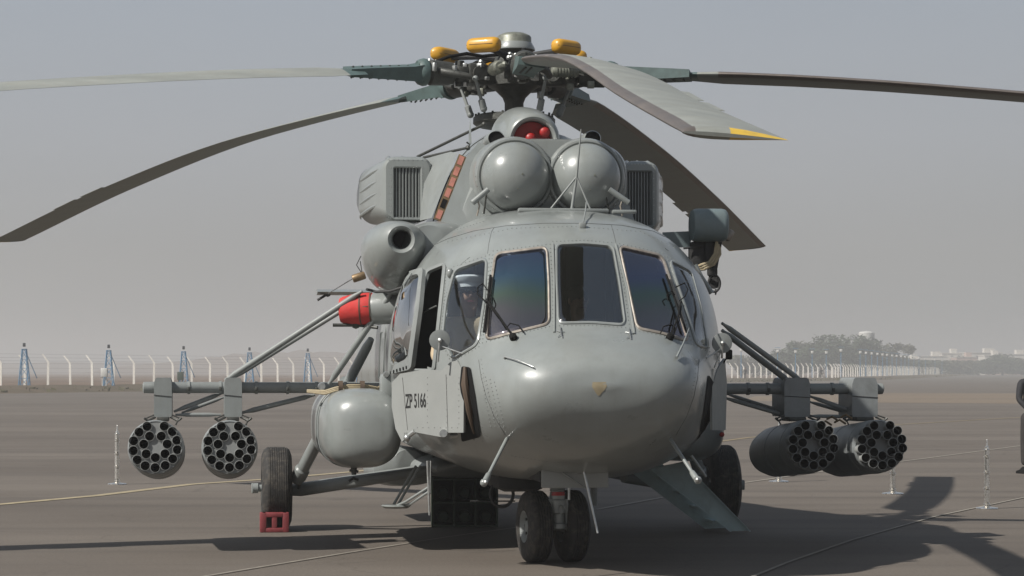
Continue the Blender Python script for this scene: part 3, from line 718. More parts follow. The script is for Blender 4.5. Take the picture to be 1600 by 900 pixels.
# ---------------------------------------------------------------- heater fairing on the flank (left in the photo)
def loft_px(lst, n=36, e=2.2):
    """lst: v, (left px, right px), (top px, bottom px)"""
    rg = []
    for v, x0, x1, y0, y1 in lst:
        a = P(x0, (y0 + y1) / 2, v); b = P(x1, (y0 + y1) / 2, v); t = P((x0 + x1) / 2, y0, v); q = P((x0 + x1) / 2, y1, v)
        rg.append(sect(v, (b.x - a.x) / 2, t.z, q.z, e, n, uc=(a.x + b.x) / 2, zc=(t.z + q.z) / 2))
    return rg
ci = P(627, 374, .55); k = scale_at(.55)
mb = MB()
rings = []
for v, cx, cy, rx, ryt, ryb in ((.95, 627, 374, 12.5, 12.5, 12.5), (.62, 627, 374, 14, 14, 14), (.56, 627, 374, 17, 17, 17), (.54, 627, 374, 21, 21, 21), (.57, 627, 375, 29, 26, 30), (.66, 625, 377, 38, 31, 44), (.80, 622, 381, 46, 36, 58), (1.0, 618, 386, 51, 41, 68), (1.4, 617, 390, 53, 44, 70), (2.2, 622, 390, 48, 42, 64), (3.0, 640, 395, 30, 26, 40)):
    c = P(cx, cy, v); kk = scale_at(v); ring = []
    for j in range(44):
        a = 2 * PI * j / 44; s = math.sin(a); ring.append(c + Vector((math.cos(a) * rx / kk, 0, s * (ryt if s > 0 else ryb) / kk)))
    rings.append(ring)
hf = ob('heater_fairing', MB().rings(rings), 'paint', H, 60)
ob('intake_back', MB().lathe([(0, .001), (0, 15.5 / k)], P(627, 374, .9), (0, 1, 0), 24), 'dark', hf)
ob('heater_saddle', MB().rings(loft_px([(.72, 640, 700, 352, 420), (.8, 630, 735, 347, 430), (1.2, 620, 760, 345, 450), (2.6, 620, 760, 347, 450)])), 'paint', H, 50)
ob('exhaust_stub', MB().lathe([(0, .03), (.01, .034), (.10, .034), (.11, .028)], P(551, 436, .9), (P(569, 430, .9) - P(551, 436, .9)), 16, True, True), 'brass', hf)
ob('fairing_band', MB().path([P(573, 452, 1.0), P(588, 456, .9), P(610, 455, .8), P(632, 448, .75)], .012, 8), 'dark', hf)
mb = MB().path([P(566, 428, .9), P(557, 414, .9), P(564, 400, .9)], .004, 5); mb.path([P(566, 428, .9), P(563, 408, .9)], .004, 5); ob('bonding_wire', mb, 'dark', hf)

# red-covered flare pod / jammer behind the fairing
rings = loft_px([(1.9, 606, 640, 475, 492), (1.75, 0, 0, 0, 0)][:1])
c0 = P(640, 480, 1.6); c1 = P(572, 483, 1.7)
ax = (c1 - c0)
mb = MB().lathe([(0, .12), (.1, .14), (.30, .140), (ax.length - .03, .132), (ax.length, .12)], c0, ax, 28, True, True); jm = ob('jammer_pod', mb, 'paint', H)
c2 = P(532, 485, 1.75); ax2 = c2 - c1
mb = MB().lathe([(-.07, .137), (-.02, .143), (.02, .142), (ax2.length * .5, .136), (ax2.length * .9, .118), (ax2.length, .104), (ax2.length + .01, .05), (ax2.length + .01, .001)], c1, ax2, 28)
rcv = ob('jammer_cover', mb, 'red_cover', None); rcv.matrix_world = heli.matrix_basis
rcv['label'] = 'bright red fabric cover pulled over the pod behind the left flank'; rcv['category'] = 'cover'
mb = MB()
for d in (-.05, .04): mb.lathe([(d - .006, .1445), (d + .006, .1445)], c1, ax2, 28)
mb.path([c1 + Vector((0, -.145, .02)), c2 + Vector((0, -.115, .02))], .005, 6)
ob('cover_strap', mb, 'strap', rcv)
mb = MB().path([P(520, 508, 1.7), P(560, 508, 1.7), P(590, 512, 1.6)], .015); mb.ball(P(556, 507, 1.7), .04, 8); ob('pod_bracket', mb, 'hub', jm)

# ---------------------------------------------------------------- hoist on the other flank
ha, hb = P(1083, 352, .9), P(1137, 352, .9)
rings = []
for t, r in ((-.010, .05), (-.008, .11), (.0, .135), (.03, .148), (.06, .15), (.25, .15), (.28, .143), (.295, .125), (.297, .06)):
    c = ha + Vector((t - .01, 0, 0)); rings.append([c + Vector((0, math.copysign(abs(math.cos(a)) ** .8, math.cos(a)) * r, math.copysign(abs(math.sin(a)) ** .8, math.sin(a)) * r * .95)) for a in [j * 2 * PI / 36 for j in range(36)]])
ho = ob('hoist_drum_housing', MB().rings(rings), 'paint_blue', H, 45)
ob('hoist_arm', MB().rings([[P(1035, 363, 1.0), P(1035, 388, 1.0), P(1035, 388, 1.2), P(1035, 363, 1.2)], [P(1082, 361, 1.0), P(1078, 386, 1.0), P(1078, 386, 1.15), P(1082, 361, 1.15)]]), 'paint_blue', ho, 30)
mb = MB().box(P(1092, 398, 1.0), (.16, .16, .22), bev=.02); mb.tube(P(1068, 388, .9), P(1098, 385, .9), .009); mb.box(P(1106, 395, .95), (.07, .1, .24), bev=.015); mb.tube(P(1120, 375, 1.0), P(1112, 440, 1.0), .05, .03)
ob('hoist_motor', mb, 'dark', ho)
mb = MB()
for dx in (0, 4, 8): mb.path([P(1120 + dx * .5, 378 + dx, .85), P(1117 + dx, 397, .82), P(1108 + dx, 410 + dx * .3, .82), P(1096 + dx * .6, 414 + dx * .8, .82), P(1088, 418 + dx * .4, .9)], .014, 8)
ob('hose_bundle', mb, 'cable', ho)
mb = MB().lathe([(0, .05), (.05, .05)], P(1116, 442, .9), (0.2, 1, 0), 20, True, True); mb.path([P(1116 + 9 * math.cos(a), 443 + 13 * math.sin(a), .85) for a in [j * 2 * PI / 18 for j in range(18)]], .011, 8, True)
mb.box(P(1113, 425, .95), (.08, .08, .07), bev=.015); mb.tube(P(1119, 452, .9), P(1118, 461, .9), .012, .006)
ob('hoist_hook', mb, 'dark', ho)
ob('hoist_knuckle', MB().box(P(1139, 368, .95), (.06, .08, .10), Matrix.Rotation(R(30), 3, 'Y'), .02), 'seal', ho)
ob('flank_rail', MB().path([P(1086, 414, .5), P(1095, 432, .5), P(1112, 458, .5)], .022, 10), 'paint', H)

# ---------------------------------------------------------------- side tanks
for x0, x1, y0, y1, s in ((499, 612, 606, 731, -1), (1020, 1136, 640, 716, 1)):
    if s < 0:
        a = P(x0, 668, 1.75); b = P(x1 + 12, 668, 1.75); zt = P(x0, y0, 1.75).z; zb = P(x0, y1, 1.75).z
        hw = (b.x - a.x) / 2; uc = (a.x + b.x) / 2
    zc = (zt + zb) / 2; U = uc if s < 0 else 1.55
    prof = [(1.16, .20), (1.17, .48), (1.20, .68), (1.27, .84), (1.38, .935), (1.55, .985), (1.8, 1.0), (2.2, 1.0)]
    rings = [sect(v, hw * f, zc + (zt - zc) * f, zc - (zc - zb) * f, 2.7, 44, uc=U + (-s) * hw * (1 - f) * .55, zc=zc) for v, f in prof]
    rings += [sect(v, hw * f, zc + (zt - zc) * f, zc - (zc - zb) * f, 2.7, 44, uc=U + (-s) * hw * (1 - f) * .55, zc=zc) for v, f in ((3.5, 1), (3.8, .9), (4.0, .6), (4.05, .2))]
    rings = [[p + Vector((0, 1.1 if s > 0 else 0, 0)) for p in r_] for r_ in rings]
    tk = ob('side_fuel_tank', MB().rings(rings), 'paint', H, 40)
    for vv in ((1.95, 2.25) if s < 0 else (3.2, 3.6)):
        ob('tank_strap', MB().path([p + (p - Vector((U, vv, zc))).normalized() * .004 for p in sect(vv, hw, zt, zb, 2.7, 44, uc=U, zc=zc)], .009, 6, True), 'paint_flat', tk)
    if s < 0:
        mb = MB().tube(P(553, 728, 1.6), P(553, 742, 1.6), .03, .02); mb.tube(P(546, 735, 1.6), P(560, 737, 1.6), .012); ob('drain_cock', mb, 'hub', tk)
    else:
        ob('tail_light', MB().ball(P(1128, 679, 2.3), .025, 8), 'red', H)

# ---------------------------------------------------------------- weapon outriggers and rocket pods
def outrigger(side):
    v = 2.0
    if side < 0:
        x_tip, x_in, yb = 223, 598, 605.5; inner, outer = 364, 255; f0, f1 = 359, 243; fy = 699
    else:
        x_tip, x_in, yb = 1380, 1128, 607.5; inner, outer = 1240, 1345; f0, f1 = 1268, 1375; fy = 697
    a = P(x_tip, yb, v); b = P(x_in, yb, v); r = 8.6 / scale_at(v)
    prof = [(0, r * .7), (.01, r), (.06, r * 1.03), (.10, r * 1.03), (.105, r)] + [((a - b).length, r)]
    bo = ob('weapon_beam', MB().lathe(prof, a, b - a, 20, True, True), 'paint_flat', H, 35)
    d = (b - a).normalized(); L = (b - a).length
    me = MB().lathe([(-.012, r + .001), (-.012, r + .008), (.012, r + .008), (.012, r + .001)], (0, 0, 0), d, 20).mesh('clamp_band', 30)
    me2 = MB().box((0, 0, 0), (.022, .03, .035), bev=.005).mesh('clamp_lug', 30)
    for f in (.19, .32, .47, .6, .72, .84):
        o = link('clamp_band', me, 'paint_flat', bo); o.location = a + d * L * f
        o = link('clamp_lug', me2, 'hub', bo); o.location = a + d * L * f + Vector((0, -r - .012, -.01))
    for which, px, fx in (('o', outer, f1), ('i', inner, f0)):
        # pylon: hood over the beam and slab below
        c = P(px, yb, v); kk = scale_at(v); zb_ = P(px, 651, v).z; zt_ = P(px, 590, v).z
        hw_ = (14 if side < 0 else 22) / kk; back = .16 if side < 0 else .30
        sec = [(-hw_ * .95, -.135), (hw_ * .95, -.135), (hw_, .0), (hw_, back), (-hw_, back), (-hw_, 0)]
        def ringz(z, g=1.0, fwd=0): return [Vector((c.x + p[0] * g, v + p[1] + fwd, z)) for p in sec]
        py_ = ob('pylon', MB().rings([ringz(zb_, .95), ringz(zb_ + .02, 1), ringz(c.z + r * .8, 1), ringz(zt_ - .01, .86), ringz(zt_, .7)]), 'paint_flat' if side < 0 else 'pod', H, 30)
        ob('pylon_seam', MB().path([Vector((c.x - hw_ * .96, v - .138, c.z - r * 1.3)), Vector((c.x + hw_ * .96, v - .138, c.z - r * 1.6))], .003, 5), 'dark', py_)
        mb = MB().box((c.x, v, zb_ - .02), (hw_ * 1.3, .3, .04), bev=.01)
        for s2 in (-1, 1):
            mb.path([Vector((c.x + s2 * hw_ * .8, v - .12, zb_)), Vector((c.x + s2 * (hw_ + .05), v - .14, zb_ - .035)), Vector((c.x + s2 * (hw_ + .08), v - .15, zb_ - .01))], .011, 6)
            mb.path([Vector((c.x + s2 * hw_ * .6, v - .12, zb_ + .03)), Vector((c.x + s2 * (hw_ + .06), v - .14, zb_ - .01)), Vector((c.x + s2 * (hw_ + .03), v - .15, zb_ - .07))], .008, 6)
        ob('sway_brace', mb, 'hub', py_)
        # pod
        fv = 1.35; c = P(fx, fy, fv); rad = 43 / scale_at(fv)
        ax = Vector((0, 1, -.075)).normalized(); X = Vector((1, 0, 0)); Y = ax.cross(X).normalized(); Y = Y if Y.z > 0 else -Y
        pd = ob('rocket_pod', MB().lathe([(.012, rad * .90), (0, rad * .93), (.006, rad * .95), (.03, rad * .975), (.09, rad * .995), (.16, rad), (.19, rad), (.192, rad * 1.012), (.20, rad * 1.012), (.202, rad), (.75, rad), (.752, rad * 1.012), (.77, rad * 1.012), (.772, rad), (1.25, rad * .985), (1.5, rad * .86), (1.50, .001)], c, ax, 44), 'pod', H, 25)
        ze = [(186, 389), (290, 388), (138, 424), (339, 421), (201, 449), (272, 449), (105, 477), (366, 475), (166, 497), (308, 497), (103, 537), (369, 532), (181, 557), (295, 557), (127, 593), (236, 580), (341, 588), (175, 629), (235, 641), (296, 628)]
        rt = 29.0 / 3.75 / scale_at(fv)
        tc_ = [(((zx - 237) * rad / 165.0 * .96), (-(zy - 517) * rad / 165.0 * .96)) for zx, zy in ze]
        bm = bmesh.new()
        for (cx_, cy_, r_, n_) in [(0, 0, rad * .925, 44)] + [(a_, b_, rt * .97, 16) for a_, b_ in tc_]:
            vv = [bm.verts.new(c + X * (cx_ + r_ * math.cos(2 * PI * q / n_)) + Y * (cy_ + r_ * math.sin(2 * PI * q / n_)) + ax * .006) for q in range(n_)]
            for q in range(n_): bm.edges.new((vv[q], vv[(q + 1) % n_]))
        bmesh.ops.triangle_fill(bm, edges=bm.edges[:], use_beauty=True, use_dissolve=False)
        for f_ in list(bm.faces):
            q = f_.calc_center_median() - c; qx, qy = q.dot(X), q.dot(Y)
            if any(math.hypot(qx - a_, qy - b_) < rt * .93 for a_, b_ in tc_): bm.faces.remove(f_)
        me = bpy.data.meshes.new('face_plate'); bm.to_mesh(me); bm.free(); link('face_plate', me, 'white_grey', pd)
        pr_ = .022 if side < 0 else .085
        me = MB().lathe([(.05, rt), (-pr_, rt), (-pr_ - .002, rt - .0015), (-pr_ - .002, rt - .004), (-pr_, rt - .0055), (.60, rt - .0055), (.60, .001)], (0, 0, 0), ax, 20).mesh('launch_tube', 40)
        me.materials.append(MAT['tube']); me.materials.append(MAT['black'])
        for p_ in me.polygons:
            cc = Vector(p_.center); al = cc.dot(ax); rr_ = (cc - ax * al).length
            if rr_ < rt - .0048: p_.material_index = 1
        for (zx, zy) in ze:
            o = link('launch_tube', me, None, pd); kx = rad / 165.0 * .96
            o.location = c + X * ((zx - 237) * kx) + Y * (-(zy - 517) * kx) + ax * .012
    return bo
outrigger(-1); outrigger(1)
def struts(name, lst, m='paint_flat'):
    for (x0, y0, v0, x1, y1, v1, r) in lst:
        a = P(x0, y0, v0); b = P(x1, y1, v1); L = (b - a).length; k = r / 175
        ob(name, MB().lathe([(0, k * .55), (.03, k * .55), (.10, k), (L - .10, k), (L - .03, k * .55), (L, k * .55)], a, b - a, 14, True, True), m, H)
struts('beam_strut', [(352, 594, 1.95, 566, 455, 1.6, 4.6), (362, 592, 2.2, 572, 462, 1.9, 3.6), (514, 600, 1.9, 613, 456, 1.5, 5.0),
                      (1388 - 133, 597, 1.95, 1128, 505, 1.6, 4.3), (1238, 600, 2.0, 1128, 516, 1.8, 5.0)])
struts('lower_brace', [(272, 643, 2.0, 350, 613, 2.1, 3.6), (284, 645, 2.2, 352, 620, 2.3, 2.8), (274, 648, 1.95, 345, 648, 1.95, 3.2), (378, 645, 2.0, 492, 617, 2.1, 4.0),
                       (1230, 650, 2.0, 1130, 621, 2.1, 3.5), (1228, 645, 2.2, 1134, 615, 2.3, 3.0), (1265, 619, 2.1, 1340, 646, 2.0, 3.6), (1262, 627, 2.2, 1325, 645, 2.2, 3.0), (1263, 650, 2.0, 1330, 651, 2.0, 3.0)])
mb = MB().lathe([(0, .001), (0, .03), (.03, .036), (.05, .036)], P(503, 604, 1.85), (0, 1, 0), 16); ob('beam_bolt', mb, 'steel', H)
mb = MB()
for j, dy in enumerate((0, 2.4, 4.6)): mb.path([P(480, 610 + dy * .5, 1.9), P(508, 612 + dy - 1, 1.8), P(524, 606 + dy, 1.75), P(545, 602 + dy, 1.75), P(570, 602 + dy * .9, 1.75), P(590, 606 + dy * .4, 1.8), P(600, 600, 1.85)], .010, 8)
cb = ob('cable_loom', mb, 'cable', H)
mb = MB()
for x in (532, 566): mb.lathe([(-.02, .048), (-.02, .056), (.02, .056), (.02, .048)], P(x, 605, 1.75), (1, 0, 0), 16)
ob('cable_tie', mb, 'strap', cb)
mb = MB().box(P(606, 610, 1.6), (.14, .2, .30), bev=.04); ob('beam_root', mb, 'paint', H); ob('root_bolt', MB().lathe([(0, .001), (0, .022), (.02, .03)], P(604, 585, 1.48), (0, 1, 0), 12), 'steel', H)
mb = MB().box(P(280, 652, 1.5), (.08, .06, .05), bev=.01)
mb = MB()
for (x, y) in ((1300, 655), (1312, 660), (1322, 652), (1290, 662)): mb.path([P(x - 8, y, 1.8), P(x, y - 4, 1.75), P(x + 9, y + 2, 1.8)], .010, 6)
ob('loose_loom', mb, 'brass', H)

# ---------------------------------------------------------------- landing gear
def wheel(parent, c, rad, wd, axis, hubr, name='wheel', treads=7):
    ax = Vector(axis).normalized(); h = wd / 2; prof = []
    bulge = [(-h, hubr), (-h * 1.02, hubr * 1.1), (-h * 1.0, rad * .80), (-h * .86, rad * .93), (-h * .66, rad * .985)]
    prof += bulge; w0 = -h * .60
    for i in range(treads):
        a = w0 + (1.2 * h) * i / treads; b = w0 + (1.2 * h) * (i + .8) / treads; cc = w0 + (1.2 * h) * (i + 1) / treads
        f = lambda q: rad * (1 - .015 * (q / h) ** 2)
        prof += [(a + .001, f(a)), (b, f(b)), (b + .001, f(b) - .012), (cc - .001, f(cc) - .012)]
    prof += [(-d, r) for d, r in reversed(bulge)]
    t = ob('tyre', MB().lathe(prof, c, ax, 56), 'rubber', parent, 35)
    for s in (-1, 1):
        ob('rim', MB().lathe([(s * h * .98, hubr * 1.02), (s * h * .92, hubr * .92), (s * h * .6, hubr * .80), (s * h * .5, hubr * .45), (s * h * .75, hubr * .30), (s * h * .8, .001)], c, ax, 36), 'paint_flat', t)
        for j in range(8):
            q = Vector((0, 0, 1)).cross(ax).normalized(); z = ax.cross(q); a_ = j * PI / 4
            if j == 0: me = MB().lathe([(0, .001), (0, .012), (.015, .012)], (0, 0, 0), ax * -s, 8).mesh('rim_bolt', 30)
            o = link('rim_bolt', me, 'hub', t); o.location = Vector(c) + ax * (s * h * .66) + (q * math.cos(a_) + z * math.sin(a_)) * hubr * .62
    return t
# main gear
for s in (-1, 1):
    c = P(432, 766, 4.28) if s < 0 else P(1126, 760, 4.28); c.z = .405
    wheel(H, c, .405, .29, (1, 0, 0), .19, treads=8)
    ax_out = c + Vector((s * .23, 0, 0)); mb = MB().tube(c - Vector((s * .25, 0, 0)), ax_out, .035); mb.lathe([(0, .05), (.05, .05), (.055, .03)], ax_out, (-s, 0, 0), 14, True, True); mb.box(ax_out + Vector((0, 0, 0)), (.03, .05, .10), bev=.01)
    ob('axle', mb, 'paint_flat', H)
    inn = c - Vector((s * .20, 0, 0))
    if s < 0:
        ob('shock_strut', MB().lathe([(0, .055), (.06, .075), (.16, .075), (.18, .062), (.62, .062), (.64, .07), (1.2, .072), (1.22, .085), (1.30, .085), (1.31, .05), (1.75, .045), (1.85, .03)], P(463, 752, 4.1), P(597, 497, 2.9) - P(463, 752, 4.1), 20, True, True), 'paint', H, 30)
        for (vv, x1, y1) in ((3.3, 760, 722), (4.6, 720, 724)):
            ob('gear_arm', MB().lathe([(0, .05), (.1, .066), (.5, .062), (1.2, .052), (1.8, .05)], P(456, 767, 4.28), P(x1, y1, vv) - P(456, 767, 4.28), 16, True, True), 'paint_flat', H, 30)
        mb = MB().path([P(462, 744, 4.1), P(470, 752, 4.1), P(466, 764, 4.1)], .012); mb.path([P(545, 752, 3.6), P(552, 747, 3.6), P(560, 750, 3.6)], .014); ob('brake_line', mb, 'hub', H)
    else:
        ob('shock_strut', MB().lathe([(0, .055), (.16, .075), (.18, .062), (.62, .062), (.64, .07), (1.2, .072), (1.75, .045)], P(1098, 752, 4.1), P(1020, 520, 2.9) - P(1098, 752, 4.1), 20, True, True), 'paint', H, 30)
        for (vv, x1, y1) in ((3.3, 930, 740), (4.6, 940, 736)):
            ob('gear_arm', MB().lathe([(0, .05), (.1, .07), (.5, .06), (1.2, .05)], P(1098, 764, 4.28), P(x1, y1, vv) - P(1098, 764, 4.28), 16, True, True), 'paint_flat', H, 30)
# nose gear, castored
ng = P(866, 800, 0.05); A = R(8); nax = Vector((math.cos(A), -math.sin(A) * -1, 0))
nax = Vector((math.cos(A), math.sin(A), 0))
for s in (-1, 1):
    c = Vector((ng.x, .12, .292)) + nax * (s * .155); wheel(H, c, .292, .185, nax, .13, treads=5)
ob('nose_axle', MB().tube(Vector((ng.x, .12, .292)) - nax * .2, Vector((ng.x, .12, .292)) + nax * .2, .03), 'paint_flat', H)
sx = P(872, 800, -.05).x
mb = MB().lathe([(0, .05), (.015, .075), (.05, .075), (.06, .055), (.13, .055), (.14, .072), (.24, .072), (.25, .062), (.30, .062)], (sx, -.03, .27), (0, .02, 1), 22, True, True)
for j in range(5): mb.lathe([(.29 + j * .022, .058), (.30 + j * .022, .066), (.31 + j * .022, .058)], (sx, -.03, .27), (0, .02, 1), 20)
mb.tube((sx, -.03, .5), (sx, -.02, .78), .055); ns = ob('nose_oleo', mb, 'paint', H, 35)
mb = MB()
for s in (-1, 1): mb.tube((sx + s * .085, -.04, .30), (sx + s * .06, -.06, .52), .02); mb.ball((sx + s * .088, -.04, .29), .032, 10); mb.tube((sx + s * .05, .02, .27), (ng.x + s * .04, .12, .29), .022)
mb.path([(sx + .02 + .03 * math.cos(a), -.105, .44 + .035 * math.sin(a)) for a in [j * PI / 6 for j in range(10)]], .006, 6)
ob('nose_torque_link', mb, 'paint_flat', H)
ob('oleo_band', MB().lathe([(0, .058), (.03, .058)], (sx, -.035, .55), (0, 0, 1), 20), 'red', ns)
a, b = P(847, 724, -.98), P(951, 762, -.98)
ob('gear_box_panel', MB().box(((a.x + b.x) / 2, -.95, (a.z + b.z) / 2), (b.x - a.x, .05, a.z - b.z), bev=.006), 'plate_grey', H)
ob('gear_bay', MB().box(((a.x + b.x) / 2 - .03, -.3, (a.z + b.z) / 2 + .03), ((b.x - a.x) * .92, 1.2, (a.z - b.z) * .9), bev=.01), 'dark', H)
mb = MB().tube(P(858, 724, -1.0), P(915, 763, -1.0), .007); ob('bay_stay', mb, 'paint_flat', H)
ob('rear_drain', MB().tube(P(928, 762, .6), P(928, 790, .6), .03), 'paint_flat', H)
ob('whip_rod', MB().tube(P(909, 722, -1.05), P(934, 833, -1.15), .011, .008), 'steel', H)
ob('drain_stub', MB().tube(P(889, 762, -.4), P(889, 781, -.4), .010), 'steel', H)
for (x0, y0, x1, y1, s) in ((791, 686, 758, 752, -1), (1047, 686, 1088, 748, 1)):   # pitot-like probes under the chin
    a = S(x0, y0, -.02); b = P(x1, y1, a.y - .35); d = (b - a)
    mb = MB().tube(a, b, .015, .013); q = a + d * .82; mb.lathe([(0, .014), (.02, .022), (d.length * .18, .024), (d.length * .2, .014)], q, d, 12, False, True)
    mb.ball(b + Vector((-.01 * s * -1, -.01, -.01)), .03, 10); mb.lathe([(0, .03), (.012, .026)], a, d, 12)
    pb = ob('altimeter_probe', mb, 'paint', H); ob('probe_tip', MB().ball(b + Vector((0, -.03, -.005)), .02, 8), 'steel', pb)
# skid-like loop aerial on the belly
mb = MB()
for o_ in (0, 7): mb.path([P(650 + o_, 728, 1.6), P(614 + o_, 790, 1.5)], .012, 8); mb.path([P(672, 760 + o_, 1.2), P(634 + o_, 784 + o_ * .5, 1.3), P(620 + o_, 790, 1.4)], .012, 8)
mb.lathe([(0, .001), (.0, .10), (.02, .13), (.03, .12), (.035, .001)], P(619, 794, 1.45), (0, 0, 1), 24)
ob('loop_aerial', mb, 'paint', H)
mb = MB().tube(P(668, 720, 1.0), P(671, 805, 1.0), .012, .008); mb.tube(P(673, 720, 1.0), P(672, 770, 1.0), .008); ob('belly_rod', mb, 'steel', H)
# belly fairing and rear lump seen under the belly
ob('belly_fairing', MB().rings([sect(v, hw, .72, zb, 2.4, uc=-.35) for v, hw, zb in ((2.9, .2, .66), (3.1, .40, .56), (4.2, .45, .50), (5.4, .5, .42), (5.9, .4, .55))]), 'paint_flat', H, 40)
ob('rear_gear_pod', MB().rings([sect(v, hw, .75, zb, 2.2, uc=-.85) for v, hw, zb in ((5.0, .15, .5), (5.1, .35, .38), (6.2, .38, .32), (6.5, .2, .5))]), 'paint_flat', H, 40)
# belly equipment strip lamps seen through the gap on the right
mb = MB()
for i in range(9): mb.box(P(962 + i * 12, 738 + (i % 3) * 2, 4.5), (.03 + .02 * (i % 2), .05, .04), bev=.005)
ob('belly_fitting', mb, 'steel', H)
ob('belly_shade_block', MB().box((P(812, 750, .6).x, .9, .66), (.42, .8, .22), bev=.08), 'dark', H)  # added dark block, stands in for the darkness under the belly
mb = MB().path([P(784 + 18 * math.cos(a), 772 + 20 * math.sin(a), .9) for a in [j * 2 * PI / 20 for j in range(20)]], .014, 8, True); mb.tube(P(735, 783, .9), P(805, 783, .9), .006)
ob('belly_tow_ring', mb, 'dark', H)

# tail: boom is part of the fuselage; stabiliser and fin
mb = MB()
for s in (-1, 1):
    mb.rings([[Vector((s * q, 13.0 + t, 2.62 + z)) for t, z in ((-.35, 0), (-.25, .035), (0, .045), (.35, .01), (.35, -.01), (0, -.035), (-.25, -.03))] for q in (.2, 1.42)])
ob('tail_stabiliser', mb, 'paint', H, 30)
mb = MB().rings([[Vector((x, v, z)) for x, v in ((-.06, v0), (0, v0 - .1), (.06, v0), (.05, v0 + .7), (-.05, v0 + .7))] for v0, z in ((13.9, 2.5), (15.2, 4.3))])
ob('tail_fin', mb, 'paint', H, 30)
mb = MB().path([P(496, 469, 12.8), P(506, 463, 12.8), P(512, 459, 12.8)], .02, 6); mb.ball(P(512, 459, 12.8), .045, 8); ob('tail_aerial', mb, 'dark', H)
ob('tail_aerial_wire', MB().tube(P(512, 459, 12.8), P(560, 430, 6), .006), 'wire', H)
# cabin side: ribbed door edge and skin streaks between strut and cockpit door
mb = MB()
for i, x in enumerate((596, 603, 611)): mb.path([S(x + 8, 450 + i * 4, .008), S(x, 520, .008), S(x - 3, 590, .008)], .006, 6)
ob('cabin_door_rail', mb, 'paint', H)

# ---------------------------------------------------------------- rotor
HB = Vector((0.02, 21.72, 4.34))
def az(deg, r, z, off=0.0):
    """world point at azimuth deg (0 towards the camera, clockwise seen from above is towards +)"""
    a = R(deg); d = Vector((math.sin(a), -math.cos(a), 0)); q = Vector((math.cos(a), math.sin(a), 0))
    p = HB + d * r + q * off; p.z = HB.z + z
    return tolocal(p)
mast = MB().lathe([(-.85, .095), (-.25, .09), (-.2, .11), (-.13, .18), (-.09, .25), (.09, .25), (.13, .20), (.22, .16), (.26, .17), (.29, .16)], tolocal(HB), (0, 0, 1), 32, True, True)
hubo = ob('rotor_hub', mast, 'hub', H, 30)
mb = MB().lathe([(.24, .001), (.24, .18), (.25, .20), (.265, .20), (.31, .175), (.32, .17), (.32, .001)], tolocal(HB), (0, 0, 1), 36)
ob('hub_flange', mb, 'paint', hubo, 35)
ob('hub_cap', MB().lathe([(.315, .168), (.32, .165), (.375, .162), (.39, .15), (.412, .10), (.422, .04), (.424, .001)], tolocal(HB), (0, 0, 1), 36), 'hub_light', hubo, 50)
